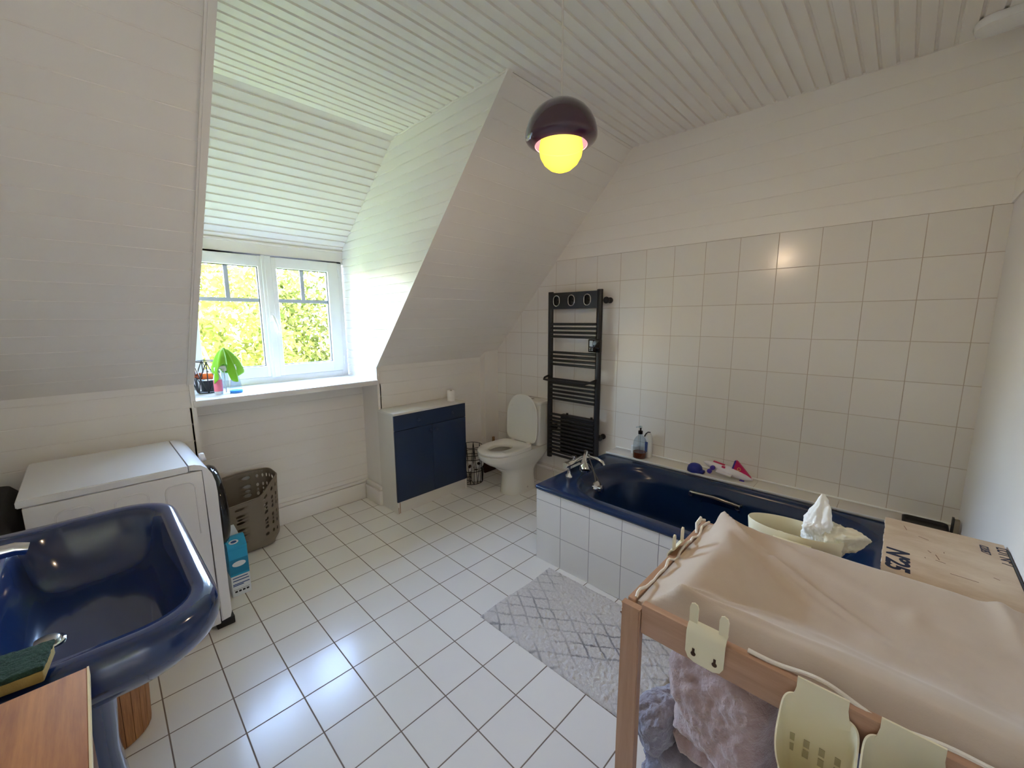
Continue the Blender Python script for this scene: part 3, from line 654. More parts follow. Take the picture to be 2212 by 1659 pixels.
def knob(x, z, par):
    bm = B(); lathe(bm, [(.005, 0), (.005, .008), (.011, .012), (.011, .018), (.006, .022)], (0, 0, 0), 16, Rx(90)); xform(bm, T(x, cy0, z)); obj('knob', bm, 'navy_detail', par)
bm = B(); box(bm, (cx0 + .001, cy0, .662), (cx1 - .001, cy0 + .016, .781), .002); d = obj('drawer', bm, 'blue_front', t); knob(1.757, .722, d); knob(2.09, .722, d)
mid = (cx0 + cx1) / 2
for a, b, k in ((cx0 + .001, mid - .001, mid - .027), (mid + .001, cx1 - .001, mid + .027)):
    bm = B(); box(bm, (a, cy0, .092), (b, cy0 + .016, .659), .002); d = obj('door', bm, 'blue_front', t); knob(k, .615, d)
def roll(name, label, loc, r, h, group, rot=None, core=.35):
    t = thing(name, loc, label, 'toilet roll', group)
    bm = B(); prof = [(r * core, 0), (r - .002, 0), (r, .002), (r, h - .002), (r - .002, h), (r * core, h)]
    lathe(bm, prof, (0, 0, 0), 26, cap0=False, cap1=False); xform(bm, T(*loc) @ (rot or Matrix())); obj('paper', bm, 'paper', t)
    bm = B(); lathe(bm, [(r * core, .0005), (r * core, h - .0005), (r * core - .0015, h - .0005), (r * core - .0015, .0005), (r * core, .0005)], (0, 0, 0), 20, cap0=False, cap1=False); lathe(bm, [(r * core - .001, h * .4), (r * core - .001, h * .42)], (0, 0, 0), 20); xform(bm, T(*loc) @ (rot or Matrix())); obj('core', bm, 'hole', t)
    return t
roll('toilet_roll', 'nearly finished white toilet roll standing on top of the blue cabinet', (2.165, 2.80, .8), .034, .092, None)

# ------------------------------------------------------------------ wire basket with rolls
wc = (2.378, 2.79)
t = thing('wire_basket', (*wc, 0), 'tall black wire basket on the floor between blue cabinet and toilet', 'basket')
def ringpts(r, z, n=32): return [(wc[0] + r * cos(2 * pi * i / n), wc[1] + r * sin(2 * pi * i / n), z) for i in range(n)]
rows = ((.098, .006), (.108, .125), (.104, .235), (.100, .275), (.098, .35))
for r, z in rows:
    bm = B(); tube(bm, ringpts(r, z), .0032, 6, closed=True); obj('hoop', bm, 'black', t)
bm = B()
for i in range(9):
    a = 2 * pi * i / 9; b0, b1 = a + pi / 9, a - pi / 9
    tube(bm, [(wc[0] + .098 * cos(a), wc[1] + .098 * sin(a), .35), (wc[0] + .108 * cos(a), wc[1] + .108 * sin(a), .125), (wc[0] + .098 * cos(a), wc[1] + .098 * sin(a), .006)], .0026, 6)
    for b in (b0, b1): tube(bm, [(wc[0] + .098 * cos(a), wc[1] + .098 * sin(a), .35), (wc[0] + .105 * cos((a + b) / 2), wc[1] + .105 * sin((a + b) / 2), .18), (wc[0] + .098 * cos(b), wc[1] + .098 * sin(b), .006)], .0026, 6)
obj('wires', bm, 'black', t)
bm = B()
for k in range(3):
    a = pi * k / 3; tube(bm, [(wc[0] + .098 * cos(a), wc[1] + .098 * sin(a), .004), (wc[0] - .098 * cos(a), wc[1] - .098 * sin(a), .004)], .003, 6)
obj('base_wires', bm, 'black', t)
roll('toilet_roll', 'white toilet roll standing upright at the bottom of the wire basket', (wc[0] + .035, wc[1] - .02, .009), .05, .1, 'toilet rolls in the wire basket')
roll('toilet_roll', 'white toilet roll lying against the left side of the wire basket', (wc[0] - .05, wc[1] + .02, .165), .05, .1, 'toilet rolls in the wire basket', Rx(90) @ T(0, 0, -.05))
roll('toilet_roll', 'white toilet roll showing its dark core, upper right in the wire basket', (wc[0] + .055, wc[1] - .042, .185), .043, .09, 'toilet rolls in the wire basket', Rz(-48) @ Rx(90) @ T(0, 0, -.045))
# dustpan with wooden handle leaning behind the toilet
t = thing('dustpan', (2.68, 2.86, 0), 'dark red dustpan with a wooden handle in the corner behind the toilet', 'dustpan')
bm = B(); prism(bm, [(2.60, .0), (2.80, .0), (2.80, .235), (2.60, .215)], 2.852, 2.872, 'xz'); obj('pan', bm, 'red_dark', t)
bm = B(); box(bm, (2.715, 2.852, .226), (2.74, 2.870, .345), .004); obj('handle', bm, wood('handle_wood', '#7a5a35', '#9c7a4e'), t)

# ------------------------------------------------------------------ toilet
ty = 2.364
t = thing('toilet', (2.5, ty, 0), 'white close-coupled toilet with its lid up, in the corner beside the black radiator', 'toilet')
def D(xf, xb, hw, z, sq=2.3): c = xf + hw * 1.25; return egg(c, ty, c - xf, xb - c, hw, z, 48, sq, 6)
bm = B()
loft(bm, [D(2.372, 2.69, .112, 0), D(2.374, 2.69, .11, .02), D(2.385, 2.68, .104, .12), D(2.385, 2.68, .104, .18), D(2.365, 2.70, .112, .215), D(2.30, 2.73, .135, .255), D(2.215, 2.785, .160, .30), D(2.16, 2.815, .175, .34), D(2.147, 2.818, .178, .355), D(2.147, 2.818, .18, .36), D(2.139, 2.818, .178, .372), D(2.139, 2.818, .178, .395), D(2.15, 2.816, .178, .402),
          egg(2.37, ty, .175, .19, .125, .400, 48), egg(2.375, ty, .17, .18, .118, .385, 48), egg(2.40, ty, .16, .14, .1, .30, 48), egg(2.44, ty, .11, .09, .07, .22, 48), egg(2.45, ty, .05, .05, .04, .20, 48)])
obj('bowl', bm, 'ceramic', t, 50)
bm = B(); loft(bm, [D(2.142, 2.575, .181, .405), D(2.134, 2.578, .180, .412), D(2.134, 2.578, .180, .424), D(2.145, 2.572, .178, .432), egg(2.335, ty, .120, .115, .090, .432, 48, 2, 2.2), egg(2.335, ty, .113, .108, .083, .424, 48, 2, 2.2), egg(2.335, ty, .115, .11, .085, .406, 48, 2, 2.2), D(2.142, 2.575, .181, .405)], False, False); obj('seat', bm, 'seat', t, 50)
def lidloop(x, s, dz=0):
    out = []
    for p in egg(0, 0, .225, .20, .182 , 0, 48, 2.3, 6): out.append(Vector((x + (-p.x) * .04 * 0, ty + p.y * s, .628 + (-p.x) * s)))
    return out
bm = B(); loft(bm, [lidloop(2.606, .96), lidloop(2.602, .99), lidloop(2.596, 1.0), lidloop(2.590, .99), lidloop(2.588, .965), lidloop(2.591, .93)]); 
for v in bm.verts: v.co.x += (v.co.z - .43) * .045
ld = obj('lid', bm, 'seat', t, 50)
for dy in (.095, -.095):
    bm = B(); lathe(bm, [(.006, 0), (.006, .005), (.003, .007)], (0, 0, 0), 12, Ry(-90)); xform(bm, T(2.604, ty + dy * 1.25, .74)); obj('bumper', bm, 'seat', ld)
for dy in (.09, -.09):
    bm = B(); box(bm, (2.565, ty + dy - .02, .403), (2.612, ty + dy + .02, .438), .008); obj('hinge', bm, 'seat', t)
bm = B(); loft(bm, [rrect(2.648, 2.815, ty - .158, ty + .158, .03, .403, 6, 3), rrect(2.642, 2.816, ty - .163, ty + .163, .03, .6, 6, 3), rrect(2.640, 2.816, ty - .166, ty + .166, .03, .766, 6, 3)]); tk = obj('tank', bm, 'ceramic', t)
bm = B(); loft(bm, [rrect(2.632, 2.818, ty - .17, ty + .17, .034, .768, 6, 3), rrect(2.630, 2.818, ty - .172, ty + .172, .035, .778, 6, 3), rrect(2.633, 2.818, ty - .169, ty + .169, .035, .792, 6, 3), rrect(2.65, 2.81, ty - .155, ty + .155, .03, .798, 6, 3)]); obj('tank_lid', bm, 'ceramic', tk, 40)
bm = B(); lathe(bm, [(.028, .796), (.028, .803), (.022, .807), (.003, .807)], (2.72, ty - .01, 0), 24); obj('flush_button', bm, 'brushed', tk)
bm = B(); tube(bm, [(2.69, ty + .16, .745), (2.69, ty + .188, .745), (2.66, ty + .192, .745)], .006, 8); obj('valve', bm, 'chrome', tk)
bm = B(); lathe(bm, [(.008, 0), (.008, .003), (.004, .004)], (0, 0, 0), 12, Rx(90)); xform(bm, T(2.56, ty - .106, .045)); obj('floor_bolt', bm, 'brushed', t)

# ------------------------------------------------------------------ black towel radiator
t = thing('towel_radiator', (2.74, 1.92, .3), 'tall black ladder towel radiator with three chrome-ringed holes, on the tiled wall', 'radiator')
ra, rb, rx = 1.690, 2.160, 2.742
for y in (ra, rb):
    bm = B(); loft(bm, [[Vector((rx + (.017 if c < 0 else .02) * c, y + .024 * s, z)) for c, s in [(cos(2 * pi * i / 20), sin(2 * pi * i / 20)) for i in range(20)]] for z in (.302, 1.722)]); obj('post', bm, 'black', t)
zs = [1.459, 1.425, 1.391, 1.357, 1.226, 1.193, 1.159, 1.126, .999, .965, .931, .897, .864, .832, .694, .66, .628, .594, .562, .53, .497, .464, .431, .399, .367, .335]
for z in zs:
    bm = B(); tube(bm, [(rx - .012, ra + .012, z), (rx - .012, rb - .012, z)], .0105, 10); obj('rung', bm, 'black', t)
# top plate with three stadium holes
def stadium(cy, cz, hw, hh, n=10):
    l = []
    for i in range(n + 1): a = pi * i / n; l.append((cy + hw * cos(a), cz + hh - hw + hw * sin(a)))
    for i in range(n + 1): a = pi + pi * i / n; l.append((cy + hw * cos(a), cz - hh + hw + hw * sin(a)))
    return l
HC = [2.084, 1.937, 1.788]; hz = 1.647
bm = B(); edges = []
z0_, z1_ = 1.582, 1.712
cols = [rb - .008] + [(HC[i] + HC[i + 1]) / 2 for i in range(2)] + [ra + .008]
for k in range(3):
    ya, yb = cols[k], cols[k + 1]; st = stadium(HC[k], hz, .029, .041); nst = len(st)
    outer = []
    for (y, z) in st:
        dy, dz = y - HC[k], z - hz; s = 1e9
        if dy > 1e-9: s = min(s, (ya - HC[k]) / dy)
        if dy < -1e-9: s = min(s, (yb - HC[k]) / dy)
        if dz > 1e-9: s = min(s, (z1_ - hz) / dz)
        if dz < -1e-9: s = min(s, (z0_ - hz) / dz)
        outer.append((HC[k] + dy * s, hz + dz * s))
    # add exact corners by snapping nearest outer points
    for cyy, czz in ((ya, z1_), (yb, z1_), (yb, z0_), (ya, z0_)):
        j = min(range(nst), key=lambda j: (outer[j][0] - cyy) ** 2 + (outer[j][1] - czz) ** 2); outer[j] = (cyy, czz)
    loops = [[Vector((x, y, z)) for y, z in L] for x, L in ((rx - .022, st), (rx - .022, outer), (rx - .006, outer), (rx - .006, st), (rx - .022, st))]
    loft(bm, loops, False, False)
box(bm, (rx - .004, ra + .01, z0_), (rx + .004, rb - .01, z1_))
tpl = obj('top_plate', bm, 'black', t, 30)
for k in range(3):
    bm = B(); lathe(bm, [(.016, 0), (.016, .008), (.01, .013), (.003, .014)], (rx - .004, HC[k] - .008, hz + .008), 16, Ry(-90)); obj('hook_knob', bm, 'gloss_black', tpl)
for k in range(3):
    bm = B(); tube(bm, [(rx - .023, y, z) for y, z in stadium(HC[k], hz, .030, .042)], .0042, 8, closed=True); obj('chrome_ring', bm, 'chrome', tpl)
for y, z in ((1.64, 1.64), (1.665, .56), (2.15, 1.64), (2.15, .56)):
    bm = B(); lathe(bm, [(.022, 0), (.022, .012), (.012, .016), (.012, .05), (.024, .053), (.026, .065), (.02, .074), (.006, .078)], (0, 0, 0), 20, Ry(-90)); xform(bm, T(XW, y if y > 2 else y + .006, z)); obj('wall_bracket', bm, 'black', t)
bm = B(); tube(bm, [(rx + .0, rb + .0, 1.03), (rx - .07, rb + .005, 1.012), (rx - .085, rb + .0, 1.0), (rx - .088, rb - .03, .998), (rx - .088, ra + .06, .998), (rx - .07, ra + .02, 1.012), (rx, ra, 1.03)], .009, 8)
lathe(bm, [(.016, 0), (.016, .01), (.004, .012)], (rx - .03, rb - .035, 1.035), 12, Ry(-90)); obj('towel_rail', bm, 'black', t)
bm = B(); box(bm, (rx - .035, ra - .033, 1.245), (rx - .005, ra + .072, 1.345), .003); th = obj('thermostat', bm, 'gloss_black', t)
bm = B(); box(bm, (rx - .0362, ra + .03, 1.29), (rx - .035, ra + .06, 1.335)); obj('screen', bm, 'screen', th)
bm = B()
for k in range(4): lathe(bm, [(.005, 0), (.005, .0015)], (0, 0, 0), 10, Ry(-90)); 
bm.free(); bm = B()
for k in range(4):
    b2 = (ra + .035 + (k % 2) * .02, 1.262 + (k // 2) * .014); lathe(bm, [(.005, 0), (.005, .0015), (.002, .0018)], (rx - .035, *b2), 10, Ry(-90))
obj('button', bm, 'screen', th)
bm = B(); box(bm, (rx + .002, ra + .02, .35), (rx + .05, 2.05, .70), .01); bl = obj('fan_heater_box', bm, 'black', t)
for y in (1.99, 1.75):
    bm = B(); lathe(bm, [(.01, 0), (.01, .014)], (rx + .02, y, .70), 12); obj('knob', bm, 'black', bl)

# ------------------------------------------------------------------ bath
bm = B(); box(bm, (1.842, YF, 0), (1.875, 1.548, .468)); box(bm, (1.875, 1.515, 0), (2.66, 1.548, .468)); trim(bm, 'apron_tile')
bm = B(); box(bm, (2.664, YF, 0), (XW, 1.548, .498), .002); box(bm, (1.876, YF, 0), (2.664, -.13, .485)); tr = trim(bm, 'ledge_tile')
bm = B(); box(bm, (2.657, YF, .492), (2.664, 1.55, .502), .002); tube(bm, [(XW - .003, YF, .5), (XW - .003, 1.55, .5)], .006, 8); obj('sealant', bm, 'pvc', tr)
t = thing('bathtub', (2.25, .72, .1), 'long dark blue bathtub set in a white tiled surround along the right wall', 'bathtub')
bm = B(); TN = dict(n=10, m=8)
def tl(x0, x1, y0, y1, r, z): return rrect(x0, x1, y0, y1, r, z, 10, 8)
loft(bm, [tl(1.862, 2.650, -.115, 1.535, .02, .44), tl(1.832, 2.658, -.126, 1.556, .02, .466), tl(1.828, 2.658, -.128, 1.559, .02, .474), tl(1.832, 2.658, -.126, 1.556, .02, .484), tl(1.842, 2.654, -.12, 1.546, .02, .489),
          tl(1.90, 2.608, -.05, 1.43, .26, .489), tl(1.915, 2.598, -.03, 1.415, .26, .484), tl(1.93, 2.588, -.005, 1.405, .26, .462), tl(1.937, 2.584, .01, 1.395, .26, .442), tl(1.955, 2.575, .03, 1.325, .25, .425), tl(1.965, 2.57, .05, 1.30, .24, .39), tl(2.00, 2.545, .16, 1.25, .2, .2), tl(2.03, 2.52, .24, 1.21, .16, .125), tl(2.09, 2.46, .32, 1.14, .1, .10)], cap0=False)
obj('tub_shell', bm, 'blue_tub', t, 60)
# grab handle on the far inner wall, over a shallow round recess
bm = B(); gx = 2.572
tube(bm, [(gx, .872, .412), (gx - .034, .868, .418), (gx - .038, .855, .42), (gx - .040, .73, .425), (gx - .038, .605, .414), (gx - .034, .592, .41), (gx, .588, .402)], .0085, 10)
gh = obj('grab_handle', bm, 'brushed', t)
for y, z in ((.865, .414), (.597, .404)):
    bm = B(); lathe(bm, [(.014, 0), (.014, .006), (.006, .008)], (0, 0, 0), 14, Ry(-90)); xform(bm, T(gx - .036, y, z - .006)); obj('screw_cap', bm, 'chrome', gh)
bm = B(); lathe(bm, [(.115, 0), (.112, .003), (.1, .001), (.05, -.0)], (0, 0, 0), 36, Ry(-90)); bmesh.ops.scale(bm, vec=(1, 1, .72), verts=bm.verts[:]); xform(bm, T(gx - .004, .70, .355) @ Ry(-5)); obj('hand_recess', bm, 'blue_tub', t)
# overflow with plug control
bm = B(); lathe(bm, [(.048, 0), (.048, .01), (.038, .018), (.024, .024), (.024, .045), (.008, .05)], (0, 0, 0), 24, Rx(90)); xform(bm, T(2.185, 1.335, .415) @ Rx(-10)); ov = obj('overflow_knob', bm, 'chrome', t)
# mixer tap on the tub rim
t = thing('bath_mixer', (2.25, 1.47, .489), 'chrome bath mixer tap with a hand shower on the end of the blue bathtub', 'tap')
def mx_(bm):
    for v in bm.verts:
        v.co.x = 2.05 + (v.co.x - 2.05) * .74 if v.co.x > 2.05 else v.co.x
        if v.co.z > .51: v.co.z = .51 + (v.co.z - .51) * .84
    return bm
my = 1.475
bm = B()
for x in (2.088, 2.32): lathe(bm, [(.026, .489), (.024, .497), (.012, .51), (.011, .565), (.014, .575)], (x, my, 0), 20)
tube(bm, [(2.04, my, .588), (2.06, my, .588), (2.066, my, .588), (2.345, my, .588), (2.35, my, .588), (2.37, my, .588)], [.018, .019, .021, .021, .019, .017], 18)
bd = obj('mixer_body', mx_(bm), 'chrome', t, 40)
for x in (2.05, 2.362):
    bm = B(); lathe(bm, [(.021, -.018), (.023, -.014), (.023, .014), (.021, .018)], (x, my, .588), 8, Ry(90)); obj('tap_handle', mx_(bm), 'chrome', bd)
bm = B(); tube(bm, [(2.33, my, .585), (2.345, my - .04, .592), (2.355, my - .085, .586), (2.363, my - .122, .568), (2.364, my - .13, .55)], [.018, .017, .0165, .016, .0155], 14); obj('spout', mx_(bm), 'chrome', t, 40)
bm = B(); lathe(bm, [(.008, .0), (.008, .022), (.014, .025), (.014, .04), (.005, .042)], (2.335, my - .01, .605), 14); obj('diverter', mx_(bm), 'chrome', t)
bm = B(); lathe(bm, [(.012, .0), (.012, .018), (.018, .021), (.018, .03)], (2.165, my, .605), 12); obj('shower_cradle', mx_(bm), 'chrome', t)
bm = B(); tube(bm, [(2.335, my - .012, .635), (2.29, my - .028, .642), (2.245, my - .045, .632), (2.195, my - .062, .605), (2.165, my - .078, .572), (2.158, my - .085, .55)], [.010, .0125, .013, .016, .030, .035], 16)
lathe(bm, [(.035, 0), (.035, -.012), (.028, -.018), (.004, -.02)], (2.158, my - .085, .552), 20); sh_ = obj('hand_shower', mx_(bm), 'chrome', t, 40)
bm = B(); pts = [(2.335, my - .012, .63), (2.325, my - .05, .56), (2.28, my - .10, .49), (2.25, my - .135, .40), (2.235, my - .16, .28), (2.25, my - .2, .16), (2.29, my - .27, .125), (2.33, my - .26, .15), (2.345, my - .2, .26), (2.33, my - .12, .42), (2.305, my - .06, .53), (2.29, my - .02, .565)]
def spline(p, k=6):
    p = [Vector(q) for q in p]; out = []
    for i in range(len(p) - 1):
        a, b, c, d = p[max(i - 1, 0)], p[i], p[i + 1], p[min(i + 2, len(p) - 1)]
        for j in range(k):
            s = j / k; out.append(.5 * ((2 * b) + (-a + c) * s + (2 * a - 5 * b + 4 * c - d) * s * s + (-a + 3 * b - 3 * c + d) * s ** 3))
    return out + [p[-1]]
tube(bm, spline(pts), .0048, 8); obj('shower_hose', mx_(bm), plain('grey_metal_hose', '#77787a', .35, .1, 40, Metallic=.8), t)

# things on the ledge
lz = .498
t = thing('soap_dispenser', (2.715, 1.305, lz), 'clear glass pump bottle with a little amber soap on the bath ledge', 'soap bottle')
c = (2.712, 1.302, lz)
bm = B(); lathe(bm, [(.045, 0), (.0475, .005), (.0475, .105), (.043, .13), (.03, .153), (.015, .165), (.013, .182)], c, 28, cap1=False); obj('bottle', bm, 'clear', t)
bm = B(); lathe(bm, [(.044, .003), (.0455, .006), (.0455, .044)], c, 28); obj('liquid', bm, 'amber_liquid', t)
bm = B(); lathe(bm, [(.0165, .178), (.0165, .2), (.012, .203), (.006, .204), (.006, .222)], c, 18); pm = obj('pump_collar', bm, 'gloss_black', t)
bm = B(); tube(bm, [(c[0], c[1], lz + .22), (c[0], c[1], lz + .236)], .011, 12); tube(bm, [(c[0], c[1], lz + .232), (c[0] - .03, c[1] + .02, lz + .229)], .005, 8); obj('pump_head', bm, 'clear', pm)
bm = B(); tube(bm, [(c[0], c[1], lz + .18), (c[0], c[1], lz + .01)], .0025, 6); obj('dip_tube', bm, 'clear', pm)
t = thing('shampoo_bottle', (2.775, 1.27, lz), 'slim white bottle with a dark cap edge behind the glass soap pump', 'bottle')
bm = B(); loft(bm, [rrect(2.752, 2.8, 1.242, 1.292, .016, lz, 5, 1), rrect(2.75, 2.802, 1.24, 1.294, .018, lz + .06, 5, 1), rrect(2.753, 2.80, 1.243, 1.291, .018, lz + .14, 5, 1), rrect(2.76, 2.795, 1.25, 1.284, .015, lz + .165, 5, 1), rrect(2.768, 2.788, 1.26, 1.276, .007, lz + .178, 5, 1)]); obj('bottle', bm, 'silver_white', t, 50)
bm = B(); tube(bm, [(2.758, 1.292, lz + .15), (2.765, 1.285, lz + .17), (2.778, 1.275, lz + .181), (2.788, 1.262, lz + .179)], .005, 8); obj('cap', bm, 'black', t)
bm = B(); box(bm, (2.7485, 1.262, lz + .04), (2.7505, 1.282, lz + .115)); obj('label', bm, 'ink_blue', t)
t = thing('cream_jar', (2.77, 1.375, lz), 'small white jar left of the glass soap pump on the bath ledge', 'jar')
bm = B(); lathe(bm, [(.024, 0), (.026, .003), (.026, .035)], (2.775, 1.372, lz), 22); obj('jar', bm, 'silver_white', t)
bm = B(); lathe(bm, [(.0275, .036), (.0275, .058), (.025, .061), (.003, .061)], (2.775, 1.372, lz), 22); obj('lid', bm, 'silver_white', t)
# blue rubber bath toy
bm = B(); lathe(bm, [(.040, 0), (.047, .005), (.047, .02), (.042, .038), (.03, .05), (.014, .056), (.003, .057)], (2.70, .905, lz), 26); box(bm, (2.672, .842, lz), (2.715, .877, lz + .022), .008)
tag(obj('bath_toy', bm, 'toy_blue', None, 50), 'dark blue rubber cap-shaped bath toy on the bath ledge', 'bath toy')
# toy rocket plane
t = thing('toy_spaceplane', (2.745, .71, lz), 'white toy plane with purple wheels and a magenta tail fin on the bath ledge', 'toy plane')
ax = Matrix.Translation((2.735, .72, lz + .045)) @ Rz(-88) @ Ry(10)      # local +X = tail
bm = B(); prof = [(-.145, .003), (-.13, .014), (-.10, .026), (-.06, .034), (0, .036), (.06, .033), (.11, .024), (.14, .012), (.148, .004)]
loft(bm, [[ax @ Vector((x, r * cos(a) * 1.0, r * .8 * sin(a))) for a in [2 * pi * i / 22 for i in range(22)]] for x, r in prof]); fz = obj('fuselage', bm, 'toy_white', t, 50)
bm = B(); prism(bm, [(.03, .02), (.145, .004), (.045, .082), (.035, .085), (.025, .075)], -.008, .008, 'xz'); xform(bm, ax); fn = obj('tail_fin', bm, 'toy_pink', t)
bm = B(); prism(bm, [(.022, .02), (.032, .02), (.036, .084), (.026, .08)], -.0085, .0085, 'xz'); xform(bm, ax); obj('fin_edge', bm, 'toy_purple', fn)
bm = B(); tube(bm, [ax @ Vector((.062 + .009 * cos(a), -.009, .038 + .009 * sin(a))) for a in [2 * pi * i / 14 for i in range(14)]], .002, 6, closed=True); obj('fin_ring', bm, 'ring_yellow', fn)
bm = B(); prism(bm, [(-.06, .0), (.05, .0), (.03, -.0), (.03, .004), (-.05, .004)][:2] + [(.05, .006), (-.06, .006)], -.075, .03, 'xz'); bmesh.ops.scale(bm, vec=(.8, 1, 1), verts=bm.verts[:]); xform(bm, ax @ T(0, 0, -.008)); obj('wing', bm, 'toy_white', t)
bm = B(); box(bm, (-.03, -.036, .018), (-.01, -.026, .03), .002); box(bm, (-.09, -.01, .026), (-.02, .01, .031), .002); xform(bm, ax); obj('hatch', bm, 'toy_pink', t)
for x, z, y in ((-.075, .0, -.045), (-.088, -.03, -.042), (.095, -.032, -.01)):
    bm = B(); lathe(bm, [(.009, -.008), (.0145, -.007), (.0145, .007), (.009, .008)], (0, 0, 0), 18, Rx(90)); xform(bm, ax @ T(x, y, z)); obj('wheel', bm, 'toy_purple', t)
bm = B(); tube(bm, [ax @ Vector((.095, -.01, -.01)), ax @ Vector((.095, -.01, -.03))], .007, 8); obj('wheel_strut', bm, 'toy_white', t)
bm = B(); tube(bm, [ax @ Vector((-.075, -.02, 0)), ax @ Vector((-.075, -.045, 0))], .012, 10); obj('wheel_strut', bm, 'toy_white', t)

# ------------------------------------------------------------------ bath mat
bm = B(); NX, NY = 110, 160; x0, x1, y0, y1 = 1.238, 1.80, .55, 1.41; vs = []
for i in range(NX + 1):
    row = []
    for j in range(NY + 1):
        u, v = i / NX, j / NY; e = min(u, 1 - u, v * 1.5, (1 - v) * 1.5)
        x = x0 + (x1 - x0) * u + .006 * sin(v * 9) * (1 - abs(2 * u - 1)) ; y = y0 + (y1 - y0) * v + .005 * sin(u * 7)
        h = .003 + .009 * smoothstep(e / .02) + (random.random() * .006 + .004 * noise.noise(Vector((x * 60, y * 60, 0)))) * smoothstep(e / .03)
        row.append(bm.verts.new((x + random.uniform(-1, 1) * .0015, y + random.uniform(-1, 1) * .0015, h)))
    vs.append(row)
for i in range(NX):
    for j in range(NY): bm.faces.new((vs[i][j], vs[i + 1][j], vs[i + 1][j + 1], vs[i][j + 1]))
rim = [vs[i][0] for i in range(NX + 1)] + [vs[NX][j] for j in range(1, NY + 1)] + [vs[i][NY] for i in range(NX - 1, -1, -1)] + [vs[0][j] for j in range(NY - 1, 0, -1)]
lo = [bm.verts.new((v.co.x, v.co.y, .0)) for v in rim]
for k in range(len(rim)): bm.faces.new((rim[k], lo[k], lo[(k + 1) % len(rim)], rim[(k + 1) % len(rim)]))
bm.faces.new(lo)
tag(obj('bath_mat', bm, 'rug', None, 80), 'light grey shaggy bath mat with faint diamond pattern on the floor along the bath', 'bath mat')

# ------------------------------------------------------------------ changing table
TX0, TX1, TY0, TY1 = .78, 1.300, -.278, .402
t = thing('changing_table', (1.04, .06, 0), 'beech wood changing table with a lower shelf in the near right corner', 'changing table')
def taper_leg(x, y, dx, dy):
    bm = B(); w, d = .022, .045
    def sec(s, z): return [Vector((x + dx * a * s, y + dy * b, z)) for a, b in ((0, 0), (w, 0), (w, d), (0, d))]
    loft(bm, [sec(1, 0), sec(1.0, .5), sec(1, .852), [p + Vector((0, 0, .006)) for p in sec(.8, .852)]]); bmesh.ops.bevel(bm, geom=[e for e in bm.edges if abs(e.verts[0].co.z - e.verts[1].co.z) > .1], offset=.004, segments=2, affect='EDGES'); return bm
for x, dx in ((TX0, 1), (TX1, -1)):
    for y, dy in ((TY1, -1), (TY0, 1)):
        bm = taper_leg(x, y, dx, dy); lg = obj('leg', bm, 'beech', t)
        if dy < 0:
            bm = B(); lathe(bm, [(.009, 0), (.009, .003), (.006, .004), (.004, .002)], (0, 0, 0), 16, Rx(-90)); xform(bm, T(x + dx * .011, y, .828)); obj('bolt', bm, 'chrome', lg)
for x, dx in ((TX0 + .003, .019), (TX1 - .003, -.019)):
    a, b = sorted((x, x + dx)); bm = B(); box(bm, (a, TY0 + .046, .803), (b, TY1 - .0465, .874), .003); obj('side_rail', bm, 'beech_y', t)
    bm = B(); box(bm, (a, TY0 + .046, .10), (b, TY1 - .0465, .15), .003); obj('lower_rail', bm, 'beech_y', t)
for y, dy in ((TY1 - .004, -.02), (TY0 + .004, .02)):
    a, b = sorted((y, y + dy)); bm = B(); box(bm, (TX0 + .0225, a, .795), (TX1 - .0225, b, .862), .003); obj('end_rail', bm, 'beech_x', t)
    bm = B(); box(bm, (TX0 + .0225, a, .10), (TX1 - .0225, b, .15), .003); obj('lower_rail', bm, 'beech_x', t)
bm = B(); box(bm, (TX0 + .0225, TY0 + .025, .80), (TX1 - .0225, TY1 - .026, .812)); obj('top_board', bm, 'beech_x', t)
bm = B(); box(bm, (TX0 + .023, TY0 + .025, .15), (TX1 - .023, TY1 - .026, .162)); obj('shelf', bm, 'beech_x', t)
# changing mat in its jersey cover
t = thing('changing_mat', (1.04, .06, .813), 'dished changing mat in a creased beige jersey cover, on top of the changing table', 'changing mat')
mx0, mx1, my0, my1 = .804, 1.278, -.268, .374
def seg_ridge(x, y, a, b, w, h, fade=True):
    ab = (b[0] - a[0], b[1] - a[1]); L2 = ab[0] ** 2 + ab[1] ** 2; s = ((x - a[0]) * ab[0] + (y - a[1]) * ab[1]) / L2; sc_ = max(0, min(1, s))
    d = hypot(x - a[0] - ab[0] * sc_, y - a[1] - ab[1] * sc_)
    return h * math.exp(-(d / w) ** 2) * ((1 - sc_) ** .7 if fade else 1)
FOLDS = [((1.238, .338), (1.16, .18), .006, .02), ((1.16, .18), (1.04, -.06), .008, .011), ((1.243, .335), (1.20, .10), .008, .008), ((.838, .30), (.91, .22), .006, .007), ((.836, .285), (.885, .10), .008, .005), ((1.235, .335), (1.02, -.02), .013, .012), ((1.25, .33), (1.13, -.1), .016, .009), ((1.235, .335), (.93, .16), .02, .006), ((.835, .30), (.98, .10), .014, .007), ((.84, .29), (.90, -.05), .012, .006), ((1.02, -.02), (.93, -.26), .02, .006), ((1.13, -.08), (1.10, -.28), .02, .007), ((1.26, -.2), (1.12, -.23), .015, .012), ((.95, .05), (.90, -.2), .015, .004)]
